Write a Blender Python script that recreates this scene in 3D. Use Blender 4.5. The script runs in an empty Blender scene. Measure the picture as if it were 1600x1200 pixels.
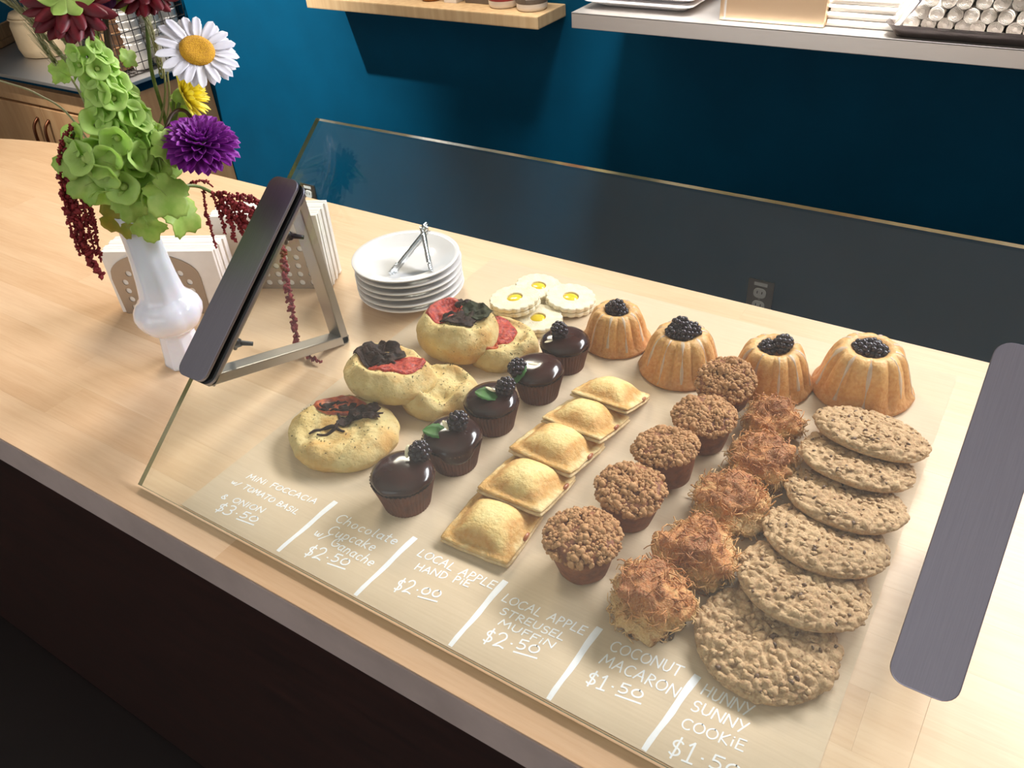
import bpy, bmesh, math, random
from math import sin, cos, pi, radians as R
from mathutils import Vector, Matrix, noise, Quaternion

random.seed(7)
S = bpy.context.scene
COL = S.collection

# ------------------------------------------------------------------ camera, world, lamps, exposure
CT = 0.92                                   # height of the worktop
CAM = Vector((0, 0, 1.54))
F = 1286.158                                # focal length in pixels of the 1600x1200 frame
RX = Vector((0.8401500447972285, 0.5383348578765706, -0.06590510619236903))
RY = Vector((0.28137165383199103, -0.5365216552162352, -0.7955969494058416))
RZ = Vector((-0.46365708734695854, 0.6498769839585363, -0.6022308619407437))
cd = bpy.data.cameras.new('camera'); cam = bpy.data.objects.new('camera', cd); COL.objects.link(cam)
cd.sensor_fit = 'HORIZONTAL'; cd.sensor_width = 36; cd.lens = 36 * F / 1600
cd.clip_start = 0.02; cd.clip_end = 60
mw = Matrix((( RX.x, -RY.x, -RZ.x, CAM.x), (RX.y, -RY.y, -RZ.y, CAM.y), (RX.z, -RY.z, -RZ.z, CAM.z), (0, 0, 0, 1)))
cam.matrix_world = mw
S.camera = cam

wd = bpy.data.worlds.new('world'); S.world = wd; wd.use_nodes = True
wd.node_tree.nodes['Background'].inputs[0].default_value = (0.75, 0.86, 1, 1)
wd.node_tree.nodes['Background'].inputs[1].default_value = 0.25
S.view_settings.view_transform = 'Standard'
S.view_settings.look = 'None'
S.view_settings.gamma = 1
S.view_settings.use_curve_mapping = False
S.view_settings.exposure = 0.0

def area(name, loc, target, sx, sy, power, color, spread=180):
    l = bpy.data.lights.new(name, 'AREA'); l.shape = 'RECTANGLE'; l.size = sx; l.size_y = sy
    l.energy = power; l.color = color; l.spread = R(spread)
    o = bpy.data.objects.new(name, l); COL.objects.link(o); o.location = loc
    o.rotation_euler = (Vector(target) - Vector(loc)).to_track_quat('-Z', 'Y').to_euler()
    return o
def spot(name, loc, target, power, color, angle, blend, rad):
    l = bpy.data.lights.new(name, 'SPOT'); l.energy = power; l.color = color
    l.spot_size = R(angle); l.spot_blend = blend; l.shadow_soft_size = rad
    o = bpy.data.objects.new(name, l); COL.objects.link(o); o.location = loc
    o.rotation_euler = (Vector(target) - Vector(loc)).to_track_quat('-Z', 'Y').to_euler()
    return o
area('kitchen_wall_light', (0.55, 1.72, 2.0), (0.1, -0.3, 1.4), 1.9, 0.3, 44, (0.97, 0.95, 1), 120)
area('shelf_work_light', (0.0, 1.45, 2.35), (-0.1, 1.78, 1.1), 1.6, 0.15, 20, (1, 0.97, 0.94), 44)
area('kitchen_wall_light', (-1.5, 1.72, 2.0), (-1.5, 0.7, 0.9), 0.8, 0.3, 18, (1, 0.88, 0.74), 140)
area('added_ceiling_fill', (-2.2, -1.0, 2.1), (-2.2, -1.0, 3), 2.2, 1.4, 9.5, (0.96, 0.97, 0.97))  # unseen upward fill, added to brighten the ceiling; no pendant hangs here
area('added_ceiling_fill', (0.2, -1.0, 2.1), (0.2, -1.0, 3), 1.8, 1.4, 7.5, (0.94, 0.97, 1))  # second added fill, also aimed up at the ceiling
area('window_daylight', (-0.8, -2.55, 1.7), (-0.7, 0.5, 1.2), 3.0, 1.5, 22, (0.86, 0.91, 1))
spot('track_spot', (-2.4, 0.72, 2.78), (-2.45, 1.95, 0.8), 560, (1, 0.97, 0.92), 46, 0.9, 0.03)

# ------------------------------------------------------------------ pixel -> point helpers
def ray(px, py): return RX * ((px - 800) / F) + RY * ((py - 600) / F) + RZ
def atz(px, py, z): d = ray(px, py); return CAM + d * ((z - CAM.z) / d.z)
def at(px, py, h=0.0): return atz(px, py, CT + h)
def aty(px, py, y): d = ray(px, py); return CAM + d * ((y - CAM.y) / d.y)
def atx(px, py, x): d = ray(px, py); return CAM + d * ((x - CAM.x) / d.x)
VB = at(292, 563)                                       # centre of the vase foot
VN = Vector((VB.x, VB.y, 0)).normalized()
def near_vase(px, py, off=0.0):                         # on the upright plane through the vase, off metres nearer
    d = ray(px, py); k = (Vector((VB.x, VB.y, 0)).length - off) / d.dot(VN)
    return CAM + d * k

# ------------------------------------------------------------------ materials
def lin(c):
    return tuple((v / 255 / 12.92 if v / 255 <= 0.04045 else ((v / 255 + 0.055) / 1.055) ** 2.4) for v in c)
class N:
    def __init__(s, name):
        s.m = bpy.data.materials.new(name); s.m.use_nodes = True; s.t = s.m.node_tree
        s.p = s.t.nodes['Principled BSDF']; s.out = s.t.nodes['Material Output']
    def n(s, typ, **k):
        o = s.t.nodes.new(typ)
        for a, v in k.items(): setattr(o, a, v)
        return o
    def l(s, a, b): s.t.links.new(a, b)
    def coord(s, scale=(1, 1, 1), kind='Object', rnd=False):
        c = s.n('ShaderNodeTexCoord'); m = s.n('ShaderNodeMapping'); m.inputs['Scale'].default_value = scale
        s.l(c.outputs[kind], m.inputs['Vector'])
        if rnd:
            oi = s.n('ShaderNodeObjectInfo'); mul = s.n('ShaderNodeMath', operation='MULTIPLY'); mul.inputs[1].default_value = 7.0
            s.l(oi.outputs['Random'], mul.inputs[0]); s.l(mul.outputs[0], m.inputs['Location'])
        return m.outputs[0]
    def noise(s, vec, scale, detail=4, rough=0.55):
        t = s.n('ShaderNodeTexNoise'); t.inputs['Scale'].default_value = scale; t.inputs['Detail'].default_value = detail
        t.inputs['Roughness'].default_value = rough; s.l(vec, t.inputs['Vector']); return t.outputs['Fac']
    def ramp(s, fac, stops):
        r = s.n('ShaderNodeValToRGB'); e = r.color_ramp.elements
        while len(e) < len(stops): e.new(0.5)
        for i, (p, c) in enumerate(stops): e[i].position = p; e[i].color = (*lin(c), 1)
        s.l(fac, r.inputs[0]); return r.outputs[0]
    def mix(s, fac, a, b, mode='MIX'):
        m = s.n('ShaderNodeMix', data_type='RGBA', blend_type=mode)
        if isinstance(fac, (int, float)): m.inputs[0].default_value = fac
        else: s.l(fac, m.inputs[0])
        for i, v in ((6, a), (7, b)):
            if isinstance(v, tuple): m.inputs[i].default_value = (*lin(v), 1)
            else: s.l(v, m.inputs[i])
        return m.outputs[2]
    def bump(s, h, strength=0.3, dist=0.002):
        b = s.n('ShaderNodeBump'); b.inputs['Strength'].default_value = strength; b.inputs['Distance'].default_value = dist
        s.l(h, b.inputs['Height']); s.l(b.outputs[0], s.p.inputs['Normal'])
    def base(s, c):
        if isinstance(c, tuple): s.p.inputs['Base Color'].default_value = (*lin(c), 1)
        else: s.l(c, s.p.inputs['Base Color'])
    def set(s, **k):
        for a, v in k.items():
            s.p.inputs[{'rough': 'Roughness', 'metal': 'Metallic', 'sss': 'Subsurface Weight', 'coat': 'Coat Weight', 'coatr': 'Coat Roughness',
                        'spec': 'Specular IOR Level', 'trans': 'Transmission Weight', 'ior': 'IOR', 'sheen': 'Sheen Weight'}[a]].default_value = v
        return s
def simple(name, c, c2=None, scale=60, rough=0.5, bump=0.0, detail=4, lo=0.35, hi=0.65, stretch=(1, 1, 1), bscale=None, **k):
    m = N(name); v = m.coord(stretch, rnd=True); f = m.noise(v, scale, detail)
    m.base(m.ramp(f, [(lo, c), (hi, c2 or tuple(max(0, int(x * 0.92)) for x in c))])); m.set(rough=rough, **k)
    if bump: m.bump(m.noise(v, bscale or scale * 2, 5), bump)
    return m.m
def leafy(name, c, c2, scale=60, trans=0.35, rough=0.5):
    m = N(name); v = m.coord(rnd=True); f = m.noise(v, scale, 3)
    col = m.ramp(f, [(0.35, c), (0.65, c2)]); m.base(col); m.set(rough=rough)
    tr = m.n('ShaderNodeBsdfTranslucent'); m.l(col, tr.inputs[0]); mx = m.n('ShaderNodeMixShader'); mx.inputs[0].default_value = trans
    m.l(m.p.outputs[0], mx.inputs[1]); m.l(tr.outputs[0], mx.inputs[2]); m.l(mx.outputs[0], m.out.inputs[0])
    return m.m

M = {}
# butcher block: each stave its own tone by object
m = N('butcher_block'); v = m.coord((1, 9, 9), rnd=True); g = m.noise(v, 3.5, 6, 0.6); g2 = m.noise(m.coord((3, 60, 60), rnd=True), 5, 4)
oi = m.n('ShaderNodeObjectInfo')
tone = m.ramp(oi.outputs['Random'], [(0, (212, 176, 138)), (0.3, (227, 196, 160)), (0.65, (221, 187, 150)), (1, (233, 205, 172))])
c = m.mix(0.42, tone, m.ramp(g, [(0.3, (205, 160, 114)), (0.55, (228, 192, 150)), (0.75, (236, 206, 168))]))
c = m.mix(0.12, c, m.ramp(g2, [(0.35, (200, 155, 112)), (0.6, (240, 212, 176))]))
m.base(c); m.set(rough=0.42, spec=0.4); m.bump(g2, 0.05, 0.0005); M['wood'] = m.m
m = N('pale_shelf_wood'); v = m.coord((14, 14, 1.2)); g = m.noise(v, 4, 5); m.base(m.ramp(g, [(0.3, (212, 176, 130)), (0.5, (222, 188, 142)), (0.7, (230, 200, 154))])); m.set(rough=0.5); M['shelfwood'] = m.m
m = N('dark_panel'); v = m.coord((2, 2, 14)); g = m.noise(v, 4, 5); m.base(m.ramp(g, [(0.3, (30, 15, 12)), (0.7, (48, 24, 19))])); m.set(rough=0.45); M['dark'] = m.m
M['edge'] = simple('grey_front_strip', (176, 160, 154), (162, 147, 141), 12, 0.5)
m = N('maple_cabinet'); v = m.coord((8, 8, 1)); g = m.noise(v, 4, 5); m.base(m.ramp(g, [(0.3, (188, 142, 98)), (0.7, (206, 164, 118))])); m.set(rough=0.45); M['maple'] = m.m
M['teal'] = simple('teal_wall_paint', (1, 75, 106), (1, 70, 99), 6, 0.6, 0.03, bscale=220, spec=0.12)
M['white_wall'] = simple('white_wall_paint', (232, 226, 214), (226, 220, 208), 4, 0.8)
M['ceiling'] = simple('white_ceiling_paint', (238, 234, 226), (232, 228, 220), 4, 0.85)
M['floor'] = simple('dark_stained_floor', (20, 12, 13), (26, 17, 17), 3, 0.45, stretch=(1, 1, 1))
M['kraft'] = None
m = N('kraft_paper'); v = m.coord(); a = m.noise(v, 9, 5); b = m.noise(m.coord((1, 40, 1)), 12, 3)
c = m.mix(0.3, m.ramp(a, [(0.3, (214, 189, 158)), (0.7, (224, 201, 171))]), m.ramp(b, [(0.35, (210, 185, 153)), (0.65, (228, 205, 176))]))
m.base(c); m.set(rough=0.75, spec=0.25); m.bump(a, 0.25, 0.002); M['kraft'] = m.m
M['chalk'] = simple('white_paint_marker', (252, 250, 250), (247, 245, 245), 200, 0.6)
# metals
def metal(name, c, rough, st=(1, 1, 1), c2=None, sc=30, var=0.06):
    m = N(name); v = m.coord(st); f = m.noise(v, sc, 3); m.base(m.ramp(f, [(0.3, c), (0.7, c2 or c)])); m.set(metal=1)
    mr = m.n('ShaderNodeMapRange'); mr.inputs[3].default_value = rough - var; mr.inputs[4].default_value = rough + var
    m.l(f, mr.inputs[0]); m.l(mr.outputs[0], m.p.inputs['Roughness']); return m.m
M['steel'] = metal('brushed_steel', (206, 202, 198), 0.5, (1, 30, 30))
M['plate_steel'] = metal('satin_clamp_steel', (140, 138, 150), 0.38, (40, 1, 1), (148, 146, 158))
M['frame_steel'] = metal('welded_frame_steel', (166, 162, 156), 0.36, (8, 8, 8))
M['chrome'] = metal('tongs_chrome', (222, 224, 226), 0.14)
M['bronze'] = metal('bronze_holder', (178, 164, 148), 0.55)
M['tan_steel'] = metal('warm_steel_box', (214, 190, 160), 0.38, (1, 20, 20))
M['dark_steel'] = metal('grey_tray_steel', (120, 112, 110), 0.42)
M['wire'] = simple('dark_wire', (62, 56, 52), (78, 70, 64), 40, 0.4, metal=0.6)
M['blackp'] = simple('black_plastic', (24, 22, 22), (32, 30, 30), 40, 0.38)
M['rubber'] = simple('black_rubber', (20, 20, 20), (26, 26, 26), 40, 0.7)
M['porcelain'] = simple('white_porcelain', (238, 234, 232), (232, 228, 228), 5, 0.1, coat=0.4, coatr=0.05)
M['milk'] = simple('milk_glass', (232, 236, 246), (226, 230, 242), 5, 0.16, sss=0.15, coat=0.3)
M['napkin'] = simple('white_napkin_paper', (242, 236, 228), (234, 228, 220), 30, 0.85)
M['cream_label'] = simple('cream_label_paper', (232, 224, 212), (224, 214, 200), 30, 0.6)
M['outlet'] = simple('white_outlet_plastic', (228, 226, 224), (220, 218, 216), 30, 0.35)
M['slot'] = simple('outlet_slot_black', (14, 14, 14), (18, 18, 18), 30, 0.6)
# clear glass: mostly transparent with true mirror reflection at each face
m = N('clear_glass'); tr = m.n('ShaderNodeBsdfTransparent'); tr.inputs[0].default_value = (0.955, 0.985, 0.97, 1)
gl = m.n('ShaderNodeBsdfGlossy'); gl.inputs['Roughness'].default_value = 0.012; fr = m.n('ShaderNodeFresnel'); geo = m.n('ShaderNodeNewGeometry'); ir = m.n('ShaderNodeMapRange'); ir.inputs[3].default_value = 1.5; ir.inputs[4].default_value = 1 / 1.5; m.l(geo.outputs['Backfacing'], ir.inputs[0]); m.l(ir.outputs[0], fr.inputs[0])   # leaving the pane mirrors as weakly as entering it
mx = m.n('ShaderNodeMixShader'); m.l(fr.outputs[0], mx.inputs[0]); m.l(tr.outputs[0], mx.inputs[1]); m.l(gl.outputs[0], mx.inputs[2]); m.l(mx.outputs[0], m.out.inputs[0]); M['glass'] = m.m
m = N('glass_edge'); m.base((88, 104, 66)); m.set(rough=0.15, trans=0.2, spec=0.6); M['glass_edge'] = m.m
# food
m = N('chocolate_ganache'); v = m.coord(rnd=True); f = m.noise(v, 45, 2); m.base(m.ramp(f, [(0.35, (50, 27, 22)), (0.7, (66, 38, 32))])); m.set(rough=0.16, spec=0.5); M['ganache'] = m.m
M['liner'] = simple('brown_cupcake_liner', (108, 62, 42), (86, 48, 33), 80, 0.6)
M['choc_cake'] = simple('chocolate_crumb', (58, 32, 22), (40, 22, 16), 220, 0.85, 0.8)
m = N('blackberry_skin'); oi = m.n('ShaderNodeObjectInfo'); v = m.coord(); f = m.noise(v, 300, 2); m.base(m.ramp(f, [(0.3, (24, 14, 22)), (0.7, (50, 26, 36))])); m.set(rough=0.24, spec=0.55); M['berry'] = m.m
M['almond'] = simple('blanched_almond', (244, 230, 196), (236, 218, 180), 200, 0.5)
M['mint'] = leafy('mint_leaf', (52, 104, 36), (72, 126, 48), 120, 0.2)
M['muffin'] = simple('muffin_side_crust', (142, 82, 44), (112, 62, 34), 120, 0.7, 0.6)
m = N('streusel_crumb'); v = m.coord(rnd=True); f = m.noise(v, 130, 4); f2 = m.noise(v, 1400, 2)
m.base(m.mix(0.35, m.ramp(f, [(0.3, (152, 106, 66)), (0.5, (184, 136, 90)), (0.75, (210, 166, 120))]), m.ramp(f2, [(0.3, (146, 94, 54)), (0.7, (206, 158, 112))])))
m.set(rough=0.75, spec=0.3); m.bump(f2, 0.5, 0.001); M['streusel'] = m.m
# macaroon: toasted by height and noise
def toasted(name, hi, amp, bump):
    m = N(name); v = m.coord(rnd=True); f = m.noise(v, 60, 4); f2 = m.noise(v, 480, 3); tc = m.n('ShaderNodeTexCoord'); sx = m.n('ShaderNodeSeparateXYZ'); m.l(tc.outputs['Object'], sx.inputs[0])
    mr = m.n('ShaderNodeMapRange'); mr.inputs[1].default_value = 0.002; mr.inputs[2].default_value = hi; mr.clamp = False; m.l(sx.outputs[2], mr.inputs[0])
    ad = m.n('ShaderNodeMath', operation='MULTIPLY_ADD'); m.l(f, ad.inputs[0]); ad.inputs[1].default_value = amp; m.l(mr.outputs[0], ad.inputs[2])
    sb = m.n('ShaderNodeMath', operation='SUBTRACT'); m.l(ad.outputs[0], sb.inputs[0]); sb.inputs[1].default_value = amp * 0.5
    c = m.ramp(sb.outputs[0], [(0.0, (176, 112, 58)), (0.18, (232, 196, 142)), (0.45, (228, 180, 118)), (0.68, (202, 128, 66)), (0.95, (154, 82, 38))])
    m.base(m.mix(0.25, c, m.ramp(f2, [(0.35, (164, 92, 44)), (0.65, (240, 206, 150))]))); m.set(rough=0.55, spec=0.35, sss=0.05)
    if bump: m.bump(f2, 0.9, 0.003)
    return m.m
M['coconut'] = toasted('toasted_coconut', 0.046, 1.5, True); M['shred'] = toasted('coconut_shreds', 0.048, 1.1, False)
M['burnt'] = simple('caramelised_edge', (92, 68, 44), (66, 46, 30), 150, 0.6, 0.5)
# cookie
m = N('oat_cookie'); v = m.coord(rnd=True); f = m.noise(v, 28, 4); f2 = m.noise(v, 420, 4); vo = m.n('ShaderNodeTexVoronoi'); vo.inputs['Scale'].default_value = 150; m.l(v, vo.inputs['Vector'])
c = m.mix(0.45, m.ramp(f, [(0.3, (168, 128, 92)), (0.6, (190, 154, 116)), (0.8, (205, 174, 136))]), m.ramp(f2, [(0.3, (150, 104, 64)), (0.6, (212, 182, 136))]))
m.base(c); m.set(rough=0.75, spec=0.3); m.bump(f2, 0.6, 0.002); M['cookie'] = m.m
M['seed'] = simple('dark_chocolate_bits', (96, 68, 44), (118, 86, 58), 300, 0.5)
# pastry
m = N('pie_crust'); tc = m.n('ShaderNodeTexCoord'); sx = m.n('ShaderNodeSeparateXYZ'); m.l(tc.outputs['Object'], sx.inputs[0])
def absn(o):
    a = m.n('ShaderNodeMath', operation='ABSOLUTE'); m.l(o, a.inputs[0]); return a.outputs[0]
mxx = m.n('ShaderNodeMath', operation='MAXIMUM'); m.l(absn(sx.outputs[0]), mxx.inputs[0]); m.l(absn(sx.outputs[1]), mxx.inputs[1])
v = m.coord(rnd=True); f = m.noise(v, 32, 4); f2 = m.noise(v, 240, 4)
ad = m.n('ShaderNodeMath', operation='MULTIPLY_ADD'); m.l(f, ad.inputs[0]); ad.inputs[1].default_value = 0.046; m.l(mxx.outputs[0], ad.inputs[2])
sc = m.n('ShaderNodeMath', operation='MULTIPLY'); m.l(ad.outputs[0], sc.inputs[0]); sc.inputs[1].default_value = 15.6
c = m.ramp(sc.outputs[0], [(0.42, (232, 210, 146)), (0.64, (228, 192, 122)), (0.79, (206, 144, 72)), (0.90, (212, 158, 88)), (1.0, (232, 200, 146))])
m.base(m.mix(0.2, c, m.ramp(f2, [(0.3, (214, 164, 92)), (0.7, (250, 232, 180))]))); m.set(rough=0.6, spec=0.25, sss=0.04); m.bump(m.noise(v, 170, 5, 0.65), 0.8, 0.003); M['crust'] = m.m
M['raw_crust'] = simple('flaky_crust_edge', (232, 204, 158), (214, 178, 124), 160, 0.7, 0.7, stretch=(1, 1, 4))
M['filling'] = simple('baked_apple_juice', (150, 84, 50), (176, 108, 66), 200, 0.3)
m = N('focaccia_crust'); v = m.coord(rnd=True); f = m.noise(v, 20, 4); f2 = m.noise(v, 420, 2, 0.4); f3 = m.noise(v, 110, 3)
c = m.ramp(f, [(0.3, (206, 172, 104)), (0.5, (214, 190, 132)), (0.64, (206, 160, 90)), (0.78, (190, 130, 62))])
c = m.mix(m.ramp(f2, [(0.27, (255, 255, 255)), (0.31, (0, 0, 0))]), c, (112, 98, 48)); c = m.mix(0.15, c, m.ramp(f3, [(0.3, (186, 146, 84)), (0.7, (232, 212, 162))]))
m.base(c); m.set(rough=0.62, spec=0.25, sss=0.06); m.bump(m.noise(v, 150, 5, 0.6), 0.7, 0.003); M['focaccia'] = m.m
m = N('roast_tomato'); v = m.coord(rnd=True); f = m.noise(v, 260, 4); m.base(m.ramp(f, [(0.3, (112, 14, 8)), (0.48, (176, 36, 18)), (0.62, (196, 66, 36)), (0.74, (214, 120, 84))])); m.set(rough=0.3, spec=0.5, sss=0.05); m.bump(f, 0.8, 0.003); M['tomato'] = m.m
m = N('dry_tomato'); v = m.coord(rnd=True); f = m.noise(v, 110, 3); m.base(m.ramp(f, [(0.3, (120, 44, 18)), (0.5, (182, 74, 32)), (0.7, (214, 118, 58))])); m.set(rough=0.4); m.bump(f, 0.8, 0.003); M['dry_tomato'] = m.m
M['onion'] = simple('charred_onion', (30, 19, 15), (60, 36, 26), 160, 0.5, 0.6, spec=0.15)
M['basil'] = simple('roasted_basil', (36, 38, 22), (54, 56, 30), 110, 0.5, 0.6, spec=0.15)
M['herb'] = simple('dried_herb_flecks', (84, 84, 36), (62, 60, 28), 200, 0.7)
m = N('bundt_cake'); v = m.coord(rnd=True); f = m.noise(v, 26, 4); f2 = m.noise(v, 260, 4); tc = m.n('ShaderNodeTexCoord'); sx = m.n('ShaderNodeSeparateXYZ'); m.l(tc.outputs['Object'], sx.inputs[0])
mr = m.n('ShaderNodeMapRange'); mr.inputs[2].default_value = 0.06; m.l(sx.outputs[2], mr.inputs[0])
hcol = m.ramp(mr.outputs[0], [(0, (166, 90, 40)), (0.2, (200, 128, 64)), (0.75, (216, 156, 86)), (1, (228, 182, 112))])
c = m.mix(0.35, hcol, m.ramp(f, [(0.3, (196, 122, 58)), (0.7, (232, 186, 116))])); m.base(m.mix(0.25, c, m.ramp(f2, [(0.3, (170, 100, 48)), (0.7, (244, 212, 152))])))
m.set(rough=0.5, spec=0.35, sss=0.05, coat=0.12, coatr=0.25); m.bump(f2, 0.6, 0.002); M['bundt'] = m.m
m = N('sugar_glaze'); v = m.coord(); f = m.noise(v, 90, 2); m.base(m.ramp(f, [(0.3, (240, 220, 196)), (0.7, (250, 238, 224))])); m.set(rough=0.12, spec=0.6, sss=0.2)
tr = m.n('ShaderNodeBsdfTransparent'); mx = m.n('ShaderNodeMixShader'); mx.inputs[0].default_value = 0.5; m.l(tr.outputs[0], mx.inputs[1]); m.l(m.p.outputs[0], mx.inputs[2]); m.l(mx.outputs[0], m.out.inputs[0]); M['glaze'] = m.m
M['shortbread'] = simple('shortbread', (240, 231, 206), (233, 218, 184), 90, 0.7, 0.5, bscale=500)
M['curd'] = simple('lemon_curd', (240, 198, 40), (246, 212, 66), 90, 0.2, sss=0.2)
# plants
M['bell'] = leafy('bell_calyx_green', (194, 228, 122), (216, 240, 158), 55, 0.5)
M['bell_dark'] = leafy('bell_leaf_green', (172, 208, 100), (196, 220, 124), 60, 0.45)
M['yellow_leaf'] = leafy('yellowing_leaf', (186, 176, 66), (160, 172, 64), 60, 0.35)
M['stem'] = leafy('green_stem', (112, 130, 66), (92, 112, 56), 50, 0.1)
M['dark_stem'] = leafy('dark_brown_stem', (70, 44, 34), (58, 50, 34), 50, 0.05)
M['grass'] = leafy('dry_grass_stem', (152, 156, 112), (178, 172, 132), 50, 0.2)
M['petal_w'] = leafy('white_petal', (246, 246, 250), (236, 236, 244), 60, 0.3)
M['disc'] = simple('yellow_daisy_disc', (222, 168, 20), (196, 138, 10), 500, 0.7, 0.8, bscale=900)
M['petal_y'] = leafy('yellow_petal', (254, 246, 130), (250, 240, 104), 60, 0.5)
M['petal_p'] = leafy('purple_petal', (146, 34, 160), (172, 72, 190), 70, 0.35)
M['petal_r'] = leafy('burgundy_petal', (116, 14, 30), (90, 10, 28), 70, 0.2)
M['petal_l'] = leafy('lilac_petal', (164, 110, 180), (182, 136, 194), 60, 0.3)
M['amaranth'] = leafy('amaranth_red', (148, 40, 44), (110, 22, 30), 160, 0.12, 0.7)
M['vein'] = leafy('pale_leaf_vein', (178, 200, 112), (168, 192, 100), 60, 0.2)
# background goods
M['beige'] = simple('beige_stoneware', (222, 198, 160), (214, 188, 150), 20, 0.5)
M['brown_wood'] = simple('brown_crate_wood', (128, 92, 62), (104, 72, 48), 12, 0.6, stretch=(12, 12, 1))
M['crate_wood'] = simple('light_crate_wood', (176, 138, 98), (152, 114, 78), 12, 0.6, stretch=(12, 12, 1))
M['red_label'] = simple('red_jar_label', (164, 60, 62), (150, 50, 54), 20, 0.5)
M['grey_label'] = simple('grey_jar_label', (120, 106, 92), (104, 92, 80), 20, 0.5)
M['amber'] = simple('amber_glass', (150, 90, 24), (120, 66, 14), 20, 0.15)
M['handle'] = metal('bronze_handle', (112, 72, 52), 0.35)

# ------------------------------------------------------------------ object helpers
def tag(o, label=None, cat=None, group=None, kind=None):
    for k, v in (('label', label), ('category', cat), ('group', group), ('kind', kind)):
        if v: o[k] = v
    return o
def empty(name, loc=(0, 0, 0), rot=(0, 0, 0), label=None, cat=None, group=None):
    o = bpy.data.objects.new(name, None); COL.objects.link(o); o.location = loc; o.rotation_euler = rot
    o.empty_display_size = 0.02
    return tag(o, label, cat, group)
def link(name, me, parent=None, mat=None, matrix=None):
    o = bpy.data.objects.new(name, me); COL.objects.link(o)
    if parent: o.parent = parent
    if matrix is not None: o.matrix_local = matrix
    return o
def mesh(name, verts, faces, mat=None, smooth=True):
    me = bpy.data.meshes.new(name); me.from_pydata([tuple(v) for v in verts], [], faces)
    if mat: me.materials.append(mat)
    if smooth: me.polygons.foreach_set('use_smooth', [True] * len(me.polygons))
    me.update(); return me
def bm_mesh(name, bm, mat=None, smooth=True):
    bmesh.ops.recalc_face_normals(bm, faces=bm.faces)
    me = bpy.data.meshes.new(name); bm.to_mesh(me); bm.free()
    if mat: me.materials.append(mat)
    if smooth: me.polygons.foreach_set('use_smooth', [True] * len(me.polygons))
    return me
def obj(name, me, parent=None, loc=None, rot=None):
    o = link(name, me, parent)
    if loc is not None: o.location = loc
    if rot is not None: o.rotation_euler = rot
    return o
def tree(o, name=None):
    c = o.copy(); COL.objects.link(c)
    for ch in o.children:
        d = tree(ch); d.parent = c
    return c
def box_bm(sx, sy, sz, c=(0, 0, 0), bev=0.0, seg=2, bm=None):
    own = bm is None
    b = bmesh.new()
    bmesh.ops.create_cube(b, size=1.0)
    for v in b.verts: v.co = Vector((v.co.x * sx + c[0], v.co.y * sy + c[1], v.co.z * sz + c[2]))
    if bev: bmesh.ops.bevel(b, geom=b.edges[:], offset=bev, segments=seg, affect='EDGES', profile=0.7)
    if own: return b
    me = bpy.data.meshes.new('tmp'); b.to_mesh(me); b.free(); bm.from_mesh(me); bpy.data.meshes.remove(me); return bm
def box(name, sx, sy, sz, mat, parent=None, loc=(0, 0, 0), c=(0, 0, 0), bev=0.002, rot=None):
    return obj(name, bm_mesh(name, box_bm(sx, sy, sz, c, bev), mat, False), parent, loc, rot)
def lathe(prof, n=32, rf=None, cap0=True, cap1=True):
    vs, fs = [], []
    for i, (r, z) in enumerate(prof):
        for k in range(n):
            a = 2 * pi * k / n; rr = rf(r, z, a, i) if rf else r
            vs.append((rr * cos(a), rr * sin(a), z))
    for i in range(len(prof) - 1):
        for k in range(n):
            a, b = i * n + k, i * n + (k + 1) % n
            fs.append((a, b, b + n, a + n))
    if cap0: fs.append(tuple(range(n - 1, -1, -1)))
    if cap1: fs.append(tuple(range((len(prof) - 1) * n, len(prof) * n)))
    return vs, fs
def tube(pts, rad, n=8, caps=True):
    pts = [Vector(p) for p in pts]; vs, fs = [], []
    up = None
    for i, p in enumerate(pts):
        t = (pts[min(i + 1, len(pts) - 1)] - pts[max(i - 1, 0)]).normalized()
        if up is None: up = t.orthogonal().normalized()
        up = (up - t * up.dot(t)).normalized(); s = t.cross(up)
        r = rad(i / max(1, len(pts) - 1)) if callable(rad) else rad
        for k in range(n):
            a = 2 * pi * k / n; vs.append(p + (up * cos(a) + s * sin(a)) * r)
    for i in range(len(pts) - 1):
        for k in range(n):
            a, b = i * n + k, i * n + (k + 1) % n; fs.append((a, b, b + n, a + n))
    if caps: fs.append(tuple(range(n - 1, -1, -1))); fs.append(tuple(range((len(pts) - 1) * n, len(pts) * n)))
    return vs, fs
def spline(pts, m=8):
    pts = [Vector(p) for p in pts]; P = [pts[0] * 2 - pts[1]] + pts + [pts[-1] * 2 - pts[-2]]; out = []
    for i in range(1, len(P) - 2):
        a, b, c, d = P[i - 1:i + 3]
        for k in range(m):
            t = k / m; out.append(0.5 * ((2 * b) + (c - a) * t + (2 * a - 5 * b + 4 * c - d) * t * t + (3 * b - a - 3 * c + d) * t ** 3))
    out.append(pts[-1]); return out
def join(parts):
    vs, fs = [], []
    for v, f in parts:
        o = len(vs); vs += list(v); fs += [tuple(i + o for i in q) for q in f]
    return vs, fs
_ico = {}
def ico(sub):
    if sub not in _ico:
        b = bmesh.new(); bmesh.ops.create_icosphere(b, subdivisions=sub, radius=1); b.verts.ensure_lookup_table()
        _ico[sub] = ([v.co.copy() for v in b.verts], [tuple(v.index for v in f.verts) for f in b.faces]); b.free()
    return _ico[sub]
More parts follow.
